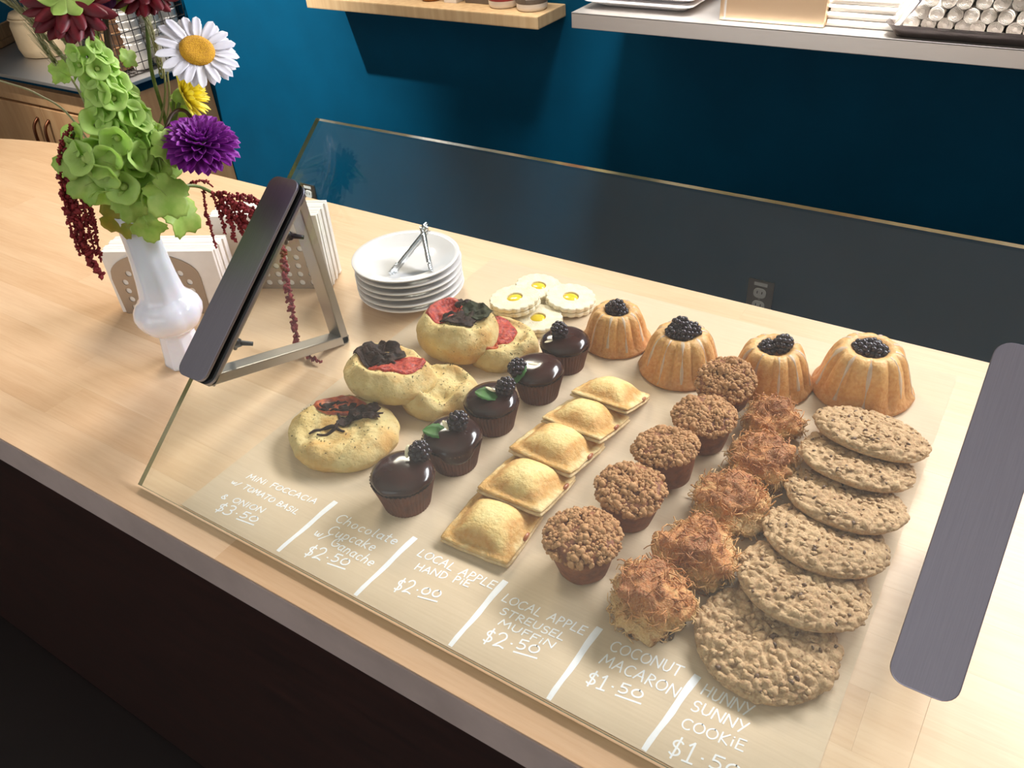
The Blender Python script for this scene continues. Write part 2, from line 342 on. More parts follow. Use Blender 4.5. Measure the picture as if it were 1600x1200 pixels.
def lump(c, r, sub=1, sq=(1, 1, 1), amp=0.25, fr=1.3, rot=None):
    vs, fs = ico(sub); off = Vector((random.random() * 50, random.random() * 50, random.random() * 50)); q = rot or Quaternion((random.gauss(0, 1), random.gauss(0, 1), random.gauss(0, 1), random.gauss(0, 1))).normalized()
    out = []
    for v in vs:
        k = 1 + amp * noise.noise(v * fr + off); out.append(Vector(c) + q @ Vector((v.x * r * sq[0] * k, v.y * r * sq[1] * k, v.z * r * sq[2] * k)))
    return out, fs
def nz(x, y, z=0.0, s=1.0): return noise.noise(Vector((x * s, y * s, z * s)))
def fbm(p, o=3): return noise.fractal(p, 1.0, 2.0, o)
def upright(normal, twist=0.0):                         # matrix whose z points along normal
    z = Vector(normal).normalized(); x = Vector((0, 0, 1)).cross(z)
    if x.length < 1e-4: x = Vector((1, 0, 0))
    x.normalize(); y = z.cross(x)
    m = Matrix((x, y, z)).transposed().to_4x4()
    return m @ Matrix.Rotation(twist, 4, 'Z')
def patch_disc(nr, na, fz, outline, thick=None):
    """solid lens following height function fz(x,y): outline(angle) -> radius"""
    vs = [Vector((0, 0, fz(0, 0, 0)))]; fs = []
    for i in range(1, nr + 1):
        for k in range(na):
            a = 2 * pi * k / na; r = outline(a) * i / nr; x, y = r * cos(a), r * sin(a); vs.append(Vector((x, y, fz(x, y, i / nr))))
    for k in range(na): fs.append((0, 1 + k, 1 + (k + 1) % na))
    for i in range(nr - 1):
        for k in range(na):
            a, b = 1 + i * na + k, 1 + i * na + (k + 1) % na; fs.append((a, a + na, b + na, b))
    if thick:
        o = len(vs)
        vs += [v - Vector((0, 0, thick)) for v in vs]; n = len(fs)
        fs += [tuple(i + o for i in reversed(f)) for f in fs[:n]]
        e = 1 + (nr - 1) * na
        for k in range(na): a, b = e + k, e + (k + 1) % na; fs.append((a, b + 0, b + o, a + o)[::-1])
    return vs, fs

# ------------------------------------------------------------------ room
YW = 1.953
def struct(name, sx, sy, sz, mat, loc):
    o = box(name, sx, sy, sz, mat, None, loc, bev=0); o['kind'] = 'structure'; return o
struct('floor', 8.2, 5.6, 0.1, M['floor'], (-1.4, -0.3, -0.05))
struct('ceiling', 8.2, 5.6, 0.1, M['ceiling'], (-1.4, -0.3, 2.95))
struct('wall_back', 8.2, 0.1, 2.9, M['teal'], (-1.4, YW + 0.05, 1.45))
struct('wall_left', 0.1, 4.6, 2.9, M['white_wall'], (-5.45, -0.35, 1.45))
struct('wall_right', 0.1, 4.6, 2.9, M['white_wall'], (2.65, -0.35, 1.45))
struct('wall_front', 8.2, 0.1, 2.9, M['white_wall'], (-1.4, -2.7, 1.45))

# ------------------------------------------------------------------ worktop of staves, base below it
top = empty('worktop', (-0.6, 0.63, CT), label='pale butcher block worktop with rounded back corner carrying the pastry display', cat='worktop')
XL, XR, Y0, Y1, TH = -2.25, 0.75, 0.283, 0.976, 0.05
def xleft(y):                                            # the rounded corner at the back of the far end
    ry = 0.22; rx = 0.72
    if y < Y1 - ry: return XL + 0.02 * 0
    t = min(1, (y - (Y1 - ry)) / ry); return XL + rx * (1 - math.sqrt(max(0, 1 - t * t)))
rows = 12; yy = [Y0 + (Y1 - Y0) * i / rows for i in range(rows + 1)]
st_i = 0
for i in range(rows):
    a, b = yy[i], yy[i + 1]
    x = XL; cuts = []
    x0 = XL + random.uniform(0.2, 0.7)
    while x0 < XR: cuts.append(x0); x0 += random.uniform(0.45, 0.95)
    xs = [None] + [q for q in cuts if q > max(xleft(b), xleft(a)) + 0.05] + [XR]
    for j in range(len(xs) - 1):
        g = 0.00004
        if xs[j] is None:
            n = 5; L = [(xleft(a + (b - a) * k / n), a + g + (b - a - 2 * g) * k / n) for k in range(n + 1)]
        else: L = [(xs[j] + g, a + g), (xs[j] + g, b - g)]
        poly = L[::-1] + [(xs[j + 1] - g, a + g), (xs[j + 1] - g, b - g)]
        poly = [(xs[j + 1] - g, a + g), (xs[j + 1] - g, b - g)] + L[::-1]
        n = len(poly); dz = random.uniform(-0.00008, 0)
        vs = [(px, py, dz) for px, py in poly] + [(px, py, -TH) for px, py in poly]
        fs = [tuple(range(n)), tuple(range(2 * n - 1, n - 1, -1))] + [(k, k + n, (k + 1) % n + n, (k + 1) % n) for k in range(n)]
        cx = sum(p[0] for p in poly) / n; cy = (a + b) / 2
        vs = [(p[0] - cx, p[1] - cy, p[2]) for p in vs]
        obj('stave', mesh('stave', vs, fs, M['wood'], False), top, (cx + 0.6, cy - 0.63, 0))
o = box('front_strip', XR - XL, 0.0016, TH - 0.001, M['edge'], top, ((XL + XR) / 2 + 0.6, Y0 - 0.63 - 0.0008, -TH / 2 - 0.0008), bev=0)  # thin grey strip covering the front faces of the staves
o['label'] = 'thin grey brown strip along the front edge'
cb = empty('counter_base', (-0.7, 0.63, 0), label='dark brown panelled counter base under the butcher block worktop', cat='counter')
box('front_panel', 2.9, 0.02, 0.85, M['dark'], cb, (0, -0.30, 0.435), bev=0.002)
box('carcass', 2.9, 0.52, 0.84, M['dark'], cb, (0, -0.02, 0.44), bev=0.003)
box('toe_kick', 2.8, 0.02, 0.09, M['blackp'], cb, (0, -0.275, 0.045), bev=0.001)

# ------------------------------------------------------------------ kraft paper with hand lettering
PZ = 0.0006
kp = empty('kraft_paper', (-0.3, 0.62, CT), label='brown kraft paper sheet under the pastries with white handwritten prices', cat='paper')
xa, xb, ya, yb = at(278, 793).x, -0.012, 0.3175, 0.93
nx, ny = 60, 40; vs, fs = [], []
for j in range(ny + 1):
    for i in range(nx + 1):
        x = xa + (xb - xa) * i / nx; y = ya + (yb - ya) * j / ny
        vs.append((x + 0.3, y - 0.62, 0.0005))
for j in range(ny):
    for i in range(nx): a = j * (nx + 1) + i; fs.append((a, a + 1, a + nx + 2, a + nx + 1))
obj('sheet', mesh('sheet', vs, fs, M['kraft']), kp)
def arc(cx, cy, rx, ry, a0, a1, n=10): return [(cx + rx * cos(R(a0 + (a1 - a0) * k / n)), cy + ry * sin(R(a0 + (a1 - a0) * k / n))) for k in range(n + 1)]
G = {  # hand-drawn strokes: width, polylines in a box one unit high
 'M': (.8, [[(0, 0), (.12, 1), (.4, .3), (.68, 1), (.8, 0)]]), 'N': (.65, [[(0, 0), (.04, 1), (.6, .02), (.65, 1)]]),
 'I': (.2, [[(.1, 0), (.1, 1)]]), 'i': (.2, [[(.1, 0), (.1, .6)], [(.09, .82), (.12, .86)]]),
 'F': (.5, [[(.08, 0), (.06, 1), (.55, 1.02)], [(.06, .52), (.4, .54)]]), 'O': (.7, [arc(.35, .48, .34, .46, 80, 440, 18)]),
 'C': (.6, [arc(.36, .48, .34, .48, 50, 310, 14)]), 'A': (.65, [[(0, 0), (.34, 1), (.62, 0)], [(.1, .36), (.56, .38)]]),
 'W': (.8, [[(0, .7), (.2, 0), (.4, .5), (.6, 0), (.8, .75)]]), 'w': (.6, [[(0, .5), (.1, .08), (.25, .05), (.32, .4), (.4, .05), (.52, .1), (.58, .55)]]),
 '/': (.4, [[(0, -.1), (.4, .9)]]), 'T': (.6, [[(0, 1), (.62, 1)], [(.3, 1), (.28, 0)]]),
 'B': (.55, [[(.05, 0), (.05, 1)] + arc(.1, .76, .36, .24, 90, -90, 8) + arc(.1, .26, .44, .27, 90, -90, 8)]),
 'S': (.5, [arc(.28, .74, .22, .25, 30, 260, 10) + arc(.24, .25, .24, .26, 80, -140, 10)]), 'L': (.5, [[(.1, 1), (.04, .02), (.5, 0)]]),
 '&': (.6, [arc(.26, .7, .14, .16, -60, 200, 8) + [(.5, .0)], arc(.26, .26, .24, .26, 100, 350, 10)]),
 '$': (.5, [arc(.28, .68, .2, .18, 30, 260, 8) + arc(.24, .3, .22, .2, 80, -140, 8), [(.3, 1.05), (.22, -.08)]]),
 '3': (.5, [arc(.22, .74, .24, .25, 140, -80, 9) + arc(.2, .25, .28, .27, 80, -140, 10)]), '.': (.3, [[(.12, .42), (.18, .42)]]),
 '5': (.5, [[(.5, 1), (.12, 1), (.1, .58)] + arc(.22, .32, .24, .3, 100, -130, 9)]), '0': (.6, [arc(.3, .42, .27, .38, 80, 440, 16)]),
 '1': (.4, [[(.05, .8), (.22, 1), (.2, 0)], [(.0, 0), (.42, 0)]]), '2': (.6, [arc(.26, .72, .24, .27, 160, -30, 9) + [(.04, .02), (.34, .1), (.62, .0)]]),
 'h': (.45, [[(.05, 1), (.02, 0)], [(.03, .3)] + arc(.22, .3, .17, .25, 150, 0, 6) + [(.4, 0)]]), 'o': (.45, [arc(.22, .28, .19, .27, 80, 440, 12)]),
 'c': (.4, [arc(.24, .28, .2, .28, 50, 310, 10)]), 'l': (.2, [[(.1, 1), (.08, .05), (.2, 0)]]), 'a': (.48, [arc(.22, .28, .2, .27, 30, 330, 12), [(.42, .55), (.4, .08), (.5, 0)]]),
 't': (.35, [[(.16, .95), (.14, .05), (.3, .0)], [(0, .62), (.34, .64)]]), 'e': (.42, [[(.05, .28), (.4, .3)] + arc(.22, .28, .19, .27, 10, 310, 11)]),
 'u': (.48, [[(.04, .55), (.06, .12), (.2, 0), (.36, .12), (.4, .55)], [(.4, .55), (.44, 0)]]), 'p': (.45, [[(.06, .55), (.02, -.4)], arc(.22, .28, .2, .26, 160, -160, 12)]),
 'k': (.45, [[(.06, 1), (.04, 0)], [(.38, .6), (.06, .28), (.42, 0)]]), 'G': (.65, [arc(.36, .48, .34, .48, 50, 340, 14) + [(.7, .42), (.4, .42)]]),
 'n': (.45, [[(.05, .55), (.04, 0)], [(.04, .3)] + arc(.22, .3, .17, .25, 150, 0, 6) + [(.4, 0)]]), 'H': (.62, [[(.05, 1), (.03, 0)], [(.58, 1), (.56, 0)], [(.03, .5), (.58, .52)]]),
 'D': (.62, [[(.06, 0), (.05, 1)] + arc(.08, .5, .52, .5, 90, -90, 12)]), 'P': (.5, [[(.06, 0), (.06, 1)] + arc(.1, .74, .38, .26, 90, -90, 9)]),
 'E': (.5, [[(.5, 1), (.05, .98), (.03, .02), (.52, 0)], [(.04, .5), (.42, .52)]]), 'R': (.55, [[(.05, 0), (.05, 1)] + arc(.1, .75, .36, .25, 90, -90, 9) + [(.56, 0)]]),
 'U': (.62, [[(.04, 1), (.06, .25), (.2, .02), (.42, .03), (.56, .25), (.6, 1)]]), 'Y': (.6, [[(0, 1), (.3, .5)], [(.6, 1), (.2, -.1)]]), 'K': (.55, [[(.05, 1), (.05, 0)], [(.52, 1), (.06, .45), (.56, 0)]]), ' ': (.4, []),
}
def stroke_mesh(polys, w):
    parts = []; runs = []
    for pl in polys:                                      # a sharp corner starts a new stroke
        pl = [Vector((p[0], p[1])) for p in pl]; cur = pl[:1]
        for i in range(1, len(pl)):
            cur.append(pl[i])
            if i < len(pl) - 1:
                a, b = pl[i] - pl[i - 1], pl[i + 1] - pl[i]
                if a.length > 1e-9 and b.length > 1e-9 and a.angle(b) > 0.9: runs.append(cur); cur = [pl[i]]
        runs.append(cur)
    for ri, pl in enumerate(runs):
        L, Rr = [], []; zl = 0.000018 * (ri % 9)
        for i, p in enumerate(pl):
            t = pl[min(i + 1, len(pl) - 1)] - pl[max(i - 1, 0)]
            t = t.normalized() if t.length > 1e-9 else Vector((1, 0)); n = Vector((-t.y, t.x)) * w / 2
            q = p - t * w * 0.3 if i == 0 else (p + t * w * 0.3 if i == len(pl) - 1 else p)
            L.append(q + n); Rr.append(q - n)
        vs = []
        for a, b in zip(L, Rr): vs += [(a.x, a.y, zl), (b.x, b.y, zl)]
        parts.append((vs, [(2 * i, 2 * i + 1, 2 * i + 3, 2 * i + 2) for i in range(len(pl) - 1)]))
    return join(parts)
TZ = 0.00062
def letter_line(text, p0, p1, hgt, w=0.0013, under=None, small=None):
    a, b = at(*p0), at(*p1); d = (b - a); L = d.length; d.normalize(); n = Vector((-d.y, d.x, 0)); sk = 0.12
    hgt *= 0.64; adv = [(G[ch][0] + 0.16) for ch in text]; tot = sum(adv) - 0.16; kx = L / tot
    polys = []; x = 0
    for q, ch in enumerate(text):
        hh = hgt; lift = 0.0
        if small and q in small: hh = hgt * 0.66; lift = hgt * 0.22
        jit = random.uniform(-0.05, 0.05)
        for pl in G[ch][1]:
            polys.append([((x + px) * kx + sk * py * hh, (py + jit) * hh + lift) for px, py in pl])
        x += adv[q]
    if under:
        x0 = sum(adv[:under[0]]) * kx; x1 = sum(adv[:under[1]]) * kx; polys.append([(x0, hgt * -0.02), (x1 - 0.002, hgt * -0.04)])
    vs, fs = stroke_mesh(polys, w)
    o = obj('lettering', mesh('lettering', vs, fs, M['chalk'], False), kp)
    o.matrix_local = Matrix.Translation(Vector((a.x + 0.3, a.y - 0.62, TZ))) @ Matrix((d, n, Vector((0, 0, 1)))).transposed().to_4x4()
    o['label'] = 'white handwriting reading ' + text
for a in [
 ('MiNi FOCCACiA', (385, 747), (491, 788), .0115), ('w/ TOMATO BASiL', (361, 755), (462, 804), .0108), ('& ONiON', (345, 778), (408, 802), .0115),
 ('Chocolate', (522, 815), (616, 852), .018), ('Cupcake', (510, 833), (581, 862), .019), ('w/ Ganache', (489, 836), (578, 886), .018),
 ('LOCAL APPLE', (651, 868), (768, 921), .0145), ('HAND PiE', (647, 890), (731, 918), .0125),
 ('LOCAL APPLE', (783, 939), (910, 993), .0145), ('STREUSEL', (780, 958), (878, 1002), .0118), ('MUFFiN', (778, 976), (862, 1014), .0105),
 ('COCONUT', (951, 1016), (1061, 1058), .017), ('MACARON', (936, 1036), (1055, 1090), .017),
 ('HUNNY', (1094, 1085), (1170, 1120), .017), ('SUNNY', (1078, 1109), (1163, 1146), .0155), ('COOKiE', (1063, 1136), (1160, 1174), .015)]:
    letter_line(*a)
for a in [('$3.50', (334, 798), (396, 820), .021), ('$2.50', (473, 868), (539, 889), .024), ('$2.00', (613, 922), (683, 940), .024), ('$2.50', (751, 1004), (838, 1028), .024),
          ('$1.50', (912, 1069), (1000, 1099), .022), ('$1.50', (1040, 1180), (1152, 1224), .027)]:
    letter_line(*a, w=0.0016, under=(3, 5), small=(3, 4))
for (p, q) in [((525, 784), (434, 862)), ((649, 840), (555, 931)), ((790, 908), (703, 1010)), ((937, 981), (854, 1098)), ((1090, 1056), (1003, 1178))]:
    a, b = at(*p), at(*q); b = Vector((b.x, max(b.y, 0.3185), b.z)); d = (a - b).normalized(); n = Vector((-d.y, d.x, 0)); vs = []
    for k in range(9):
        t = k / 8; w = 0.0022 + 0.0012 * t + 0.0002 * sin(k * 2.1); c = b.lerp(a, t) + n * 0.0004 * sin(k * 1.3)
        vs += [c + n * w - Vector((-.3, .62, CT)), c - n * w - Vector((-.3, .62, CT))]
    vs = [(v.x, v.y, TZ) for v in vs]
    obj('divider_line', mesh('divider_line', vs, [(2 * i, 2 * i + 1, 2 * i + 3, 2 * i + 2) for i in range(8)], M['chalk'], False), kp)

# ------------------------------------------------------------------ sneeze guard
GA = math.atan2(0.29, 0.375)                              # slope of the pane
sg = empty('sneeze_guard', (-0.744, 0.3115, CT), label='sloping clear glass sneeze guard held by two steel clamp brackets', cat='sneeze guard')
W, L, T = 0.785, 0.4725, 0.006
gm = bm_mesh('glass_pane', box_bm(W, L, T, (W / 2, L / 2, 0), 0), M['glass'], False); gm.materials.append(M['glass_edge'])
for p in gm.polygons: p.material_index = 0 if abs(p.normal.z) > 0.5 else 1
pane = obj('glass_pane', gm, sg, (0, 0.002, 0.004), (GA, 0, 0))
pane['label'] = 'clear glass pane with greenish cut edges'
def rounded_rect(w, l, r, n=6):
    pts = []
    for cx, cy, a0 in ((w / 2 - r, l / 2 - r, 0), (-w / 2 + r, l / 2 - r, 90), (-w / 2 + r, -l / 2 + r, 180), (w / 2 - r, -l / 2 + r, 270)):
        pts += arc(cx, cy, r, r, a0, a0 + 90, n)
    return pts
def prism(pts, z0, z1, bev=0.0):
    b = bmesh.new(); vs = [b.verts.new((p[0], p[1], z0)) for p in pts]; f = b.faces.new(vs)
    r = bmesh.ops.extrude_face_region(b, geom=[f]); top_ = [v for v in r['geom'] if isinstance(v, bmesh.types.BMVert)]
    for v in top_: v.co.z = z1
    if bev:
        es = [e for e in b.edges if abs(e.verts[0].co.z - e.verts[1].co.z) < 1e-6 and len(e.link_faces) == 2]
        bmesh.ops.bevel(b, geom=es, offset=bev, segments=2, affect='EDGES', profile=0.6)
    return b
def bracket(x0, x1, s0, s1, side):
    br = empty('clamp_bracket'); br.parent = sg
    cx = (x0 + x1) / 2 + 0.744; w = x1 - x0; sc_ = (s0 + s1) / 2; ln = s1 - s0
    tilt = Matrix.Translation((0, 0.002, 0.004)) @ Matrix.Rotation(GA, 4, 'X')
    def flat(name, mat, zz0, zz1, ww, bev, rr=0.012, dx=0.0):
        o = obj(name, bm_mesh(name, prism(rounded_rect(ww, ln, rr), zz0, zz1, bev), mat, False), br)
        o.matrix_local = tilt @ Matrix.Translation((cx + dx, sc_, 0)); return o
    flat('clamp_plate', M['plate_steel'], 0.0045, 0.0085, w, 0.0008)
    flat('rubber_gasket', M['rubber'], 0.0031, 0.0045, w - 0.004, 0, 0.01)
    flat('rubber_gasket', M['rubber'], -0.0045, -0.0031, w - 0.004, 0, 0.01)
    flat('backing_plate', M['plate_steel'], -0.0085, -0.0045, w, 0.0008)
    # frame of square tube: hypotenuse, upright leg and foot bar
    def G3(s, z): v = tilt @ Vector((cx, s, z)); return v
    A = G3(s0 + 0.008, -0.016); B = G3(s1 - 0.012, -0.016); foot = Vector((cx, 0.640 - 0.3115, 0.0065))
    B2 = Vector((cx, foot.y - 0.012, B.z))
    t = 0.0062
    def bar(name, p, q, tt=t, wide=0.011):
        d = (q - p); ln_ = d.length; ang = math.atan2(d.z, d.y)
        o = obj(name, bm_mesh(name, box_bm(wide * 2, ln_ + tt * 2, tt * 2, (0, ln_ / 2, 0), 0.0015), M['frame_steel'], False), br)
        o.matrix_local = Matrix.Translation(p) @ Matrix.Rotation(ang, 4, 'X'); return o
    bar('sloping_bar', A, B); bar('upright_bar', foot, Vector((cx, B.y, B.z))); bar('foot_bar', A, foot)
    for s in (s0 + 0.06, s1 - 0.055):
        p = G3(s, -0.024); nrm = (tilt.to_3x3() @ Vector((0, 0, -1))).normalized()
        d = Vector((1, 0, 0)) if side < 0 else Vector((-1, 0, 0))
        wb = obj('wing_bolt', mesh('wing_bolt', *join([tube([p - nrm * 0.012, p + nrm * 0.016], 0.0032, 10), tube([p + nrm * 0.001, p + nrm * 0.012], 0.0058, 12),
             tube(spline([p + nrm * 0.010, p + nrm * 0.014 + Vector((0.007, 0.002, 0.002)), p + nrm * 0.022 + Vector((0.013, 0.004, 0.005))], 3), lambda u: 0.0036 - 0.001 * u, 8),
             tube(spline([p + nrm * 0.010, p + nrm * 0.014 - Vector((0.007, 0.002, 0.002)), p + nrm * 0.022 - Vector((0.013, 0.004, 0.005))], 3), lambda u: 0.0036 - 0.001 * u, 8)]), M['blackp']), br)
bracket(-0.762, -0.716, 0.13, 0.388, -1)
bracket(0.0105, 0.056, 0.126, 0.391, 1)

# ------------------------------------------------------------------ muffins
def muffin(seed):
    random.seed(seed); r = empty('apple_muffin')
    prof = [(0.0, 0), (0.021, 0), (0.0235, 0.002), (0.027, 0.014), (0.0305, 0.028), (0.0335, 0.036), (0.0335, 0.041), (0.028, 0.046), (0.015, 0.049), (0.0, 0.050)]
    off = Vector((seed * 3.1, 0, 0))
    vs, fs = lathe(prof[1:-1], 36, lambda q, z, a, i: q * (1 + 0.05 * nz(cos(a) * 1.5 + seed, sin(a) * 1.5, z * 60)))
    obj('muffin_cup', mesh('muffin_cup', vs, fs, M['muffin']), r)
    parts = []
    for k in range(640):
        a = random.uniform(0, 2 * pi); u = math.sqrt(random.random()); rr = 0.0355 * u
        z = 0.0500 - 0.010 * u ** 3.5 + 0.004 * nz(cos(a) * u * 2 + seed, sin(a) * u * 2, 4)
        q = random.uniform(0.0014, 0.0031) * (1 if random.random() > 0.12 else 1.5)
        parts.append(lump((rr * cos(a), rr * sin(a), z), q, 1 if q < 0.003 else 2, (1, random.uniform(.7, 1), random.uniform(.6, 1)), 0.35, 1.2))
    for k in range(90):
        a = random.uniform(0, 2 * pi); z = random.uniform(0.0365, 0.0425)
        parts.append(lump((0.0345 * cos(a), 0.0345 * sin(a), z), random.uniform(0.0018, 0.0032), 1, (1, .8, .7), 0.35, 1.2))
    s = obj('streusel_topping', mesh('streusel_topping', *join(parts), M['streusel']), r); s['kind'] = 'stuff'
    return r
mp = [muffin(1), muffin(2), muffin(3)]
MUF = [((911, 885), 0, 'nearest the glass front, beside the front coconut macaroon', (0, 0, 0.3), 1.03), ((982, 808), 1, 'second from the glass front in its row', (0.03, -0.04, 1.9), 1.0),
       ((1045, 752), 2, 'third from the front, middle of its row', (0.10, 0.16, 3.3), 0.98), ((1097, 694), 0, 'fourth from the front, behind the middle muffin', (0.02, 0, 4.1), 0.98),
       ((1136, 634), 1, 'farthest back, against the second and third bundt cakes', (0.18, 0.24, 5.2), 0.95)]
def place(protos, used, k, loc, rot, sc=1.0):
    o = protos[k]
    if k in used: o = tree(o)
    used.add(k); o.location = loc; o.rotation_euler = rot; o.scale = (sc,) * 3
    return o
us = set()
for px, k, lab, rot, sc in MUF:
    p = at(*px); o = place(mp, us, k, (p.x, p.y, CT + PZ + 0.022 * math.hypot(rot[0], rot[1])), rot, sc)
    tag(o, 'apple streusel muffin, ' + lab, 'muffin', 'apple streusel muffins in a row')

# ------------------------------------------------------------------ blackberry mesh shared by cupcakes and bundts
def berry_mesh(seed):
    random.seed(seed); parts = []
    gold = pi * (3 - 5 ** 0.5); n = 34
    for i in range(n):
        z = 1 - 2 * (i + 0.5) / n; rr = math.sqrt(1 - z * z); a = gold * i
        parts.append(lump((rr * cos(a) * 0.0066, rr * sin(a) * 0.0066, z * 0.0078), 0.0027 * random.uniform(.9, 1.1), 2, (1, 1, 1), 0.08))
    parts.append(lump((0, 0, 0), 0.006, 2, (1, 1, 1.15), 0.05))
    return mesh('blackberry', *join(parts), M['berry'])
BM = [berry_mesh(3), berry_mesh(4)]
def berry(parent, loc, rot=(0, 0, 0), s=1.0, k=0):
    o = obj('blackberry', BM[k % 2], parent, loc, rot); o.scale = (s,) * 3; return o

# ------------------------------------------------------------------ cupcakes
n = 176
def pleat(q, z, a, i):
    t = min(1, max(0, z / 0.036)); return q * (1 + 0.032 * cos(a * 44) * (0.45 + 0.55 * t))
vs, fs = lathe([(0.0235, 0), (0.0255, 0.010), (0.0278, 0.020), (0.0300, 0.029), (0.0312, 0.0345)], n, pleat, True, False)
for k in range(n):                                        # zig-zag rim
    i = 4 * n + k; x, y, z = vs[i]; vs[i] = (x * 1.02, y * 1.02, z + 0.0014 * cos(k * pi / 2 + .8))
LINER = mesh('paper_liner', vs, fs, M['liner'], False)
CAKE = mesh('cake', *lathe([(0.028, 0.028), (0.0295, 0.033), (0.0298, 0.036), (0.026, 0.040)], 40), M['choc_cake'])
def ganache_mesh(seed, drip):
    vs, fs = lathe([(0.0296, 0.0340), (0.0310, 0.0352), (0.0314, 0.0372), (0.0306, 0.0398), (0.0272, 0.0432), (0.021, 0.0455), (0.012, 0.0470), (0.005, 0.0474)], 48,
                   lambda q, z, a, i: q * (1 + 0.012 * sin(3 * a + seed) + (0.02 * sin(7 * a + seed) if i < 3 else 0)))
    out = []
    for (x, y, z) in vs:
        u = math.hypot(x, y) / 0.03; z += 0.0012 * nz(x * 60 + seed, y * 60, 0) * (1.2 - u)
        if drip and x > 0.026: z -= 0.012 * max(0, cos(math.atan2(y, x) * 2.2)) * (1 if z < 0.039 else 0.2); x *= 1.05
        out.append((x, y, z))
    return mesh('ganache', out, fs, M['ganache'])
GAN = [ganache_mesh(1, False), ganache_mesh(2, False), ganache_mesh(5, True)]
def leaf_mesh(name, ln, wd, mat, curl=0.25, serr=0.0, n=10, thick=0.0004, fold=0.15):
    vs, fs = [], []
    for i in range(n + 1):
        t = i / n; w = wd * (sin(pi * min(1, t * 1.02)) ** 0.75 if t < 0.98 else 0.03) * (1 + serr * (1 if i % 2 else -1)) + 0.0002
        for j in range(5):
            s = (j - 2) / 2; vs.append((t * ln, s * w, curl * ln * (t * t - t) * -1 + fold * abs(s) * w - 0.3 * curl * ln * t * t))
    m_ = len(vs); vs += [(x, y, z - thick) for x, y, z in vs]
    for i in range(n):
        for j in range(4):
            a = i * 5 + j; fs.append((a, a + 5, a + 6, a + 1)); fs.append((a + m_, a + 1 + m_, a + 6 + m_, a + 5 + m_))
    for i in range(n): fs.append((i * 5, i * 5 + m_, i * 5 + 5 + m_, i * 5 + 5)); fs.append((i * 5 + 4, i * 5 + 9, i * 5 + 9 + m_, i * 5 + 4 + m_))
    return mesh(name, vs, fs, mat)
MINT = leaf_mesh('mint_leaf', 0.029, 0.0098, M['mint'], 0.3, 0.06)
ALM = mesh('almond_sliver', *lump((0, 0, 0), 1, 2, (0.0068, 0.0026, 0.0012), 0.1, 1, Quaternion((1, 0, 0, 0))), M['almond'])
CUP = [((637, 783), 0, (657, 710), None, (638, 713), 'nearest the glass front, topped by a blackberry and almond sliver', 1.06, 0.2),
       ((712, 722), 2, (716, 664), (660, 672, 20), (697, 670), 'second from the front, with a drip of ganache down its side', 1.04, -0.75),
       ((772, 664), 1, (790, 606), (742, 613, 10), (767, 612), 'third from the front, its leaf lying behind the berry', 1.0, 2.0),
       ((842, 616), 0, (795, 575), (816, 566, -75), (834, 572), 'fourth from the front, its leaf hanging over the near side', 1.0, 3.0),
       ((884, 571), 1, (874, 518), None, (857, 531), 'farthest back, in front of the first bundt cake', 0.98, 4.0)]
for i, (px, g, bp, lf, al, lab, sc, rz) in enumerate(CUP):
    p = at(*px); o = empty('chocolate_cupcake', (p.x, p.y, CT + PZ), (0, 0, 0), 'chocolate cupcake ' + lab, 'cupcake', 'chocolate ganache cupcakes in a row'); o.scale = (sc,) * 3
    obj('paper_liner', LINER, o, rot=(0, 0, i)); obj('cake', CAKE, o); obj('ganache', GAN[g], o, rot=(0, 0, rz))
    def loc(pp, h): q = at(pp[0], pp[1], h); v = (q - Vector((p.x, p.y, CT + PZ))) / sc; return v
    bq = loc(bp, 0.052); u = math.hypot(bq.x, bq.y)
    if u > 0.026: bq = Vector((bq.x * 0.026 / u, bq.y * 0.026 / u, bq.z))
    berry(o, (bq.x, bq.y, 0.0550 - 0.004 * (u / 0.028) ** 2), (0.4 * i, 0.3, i), 1.28, i)
    if lf:
        q = loc(lf[:2], 0.05); l_ = obj('mint_leaf', MINT, o, (q.x, q.y, 0.0505 if math.hypot(q.x, q.y) < 0.02 else 0.0475), (0.1, 0.1 if lf[2] > -50 else 0.35, R(lf[2])))
    q = loc(al, 0.05); obj('almond_sliver', ALM, o, (q.x, q.y, 0.0508 - 0.008 * (math.hypot(q.x, q.y) / 0.03) ** 3 + (0.0035 if i in (0,) else 0.002)), (0.2, -0.6 if i == 0 else -0.2, 0.6 * i + 2))

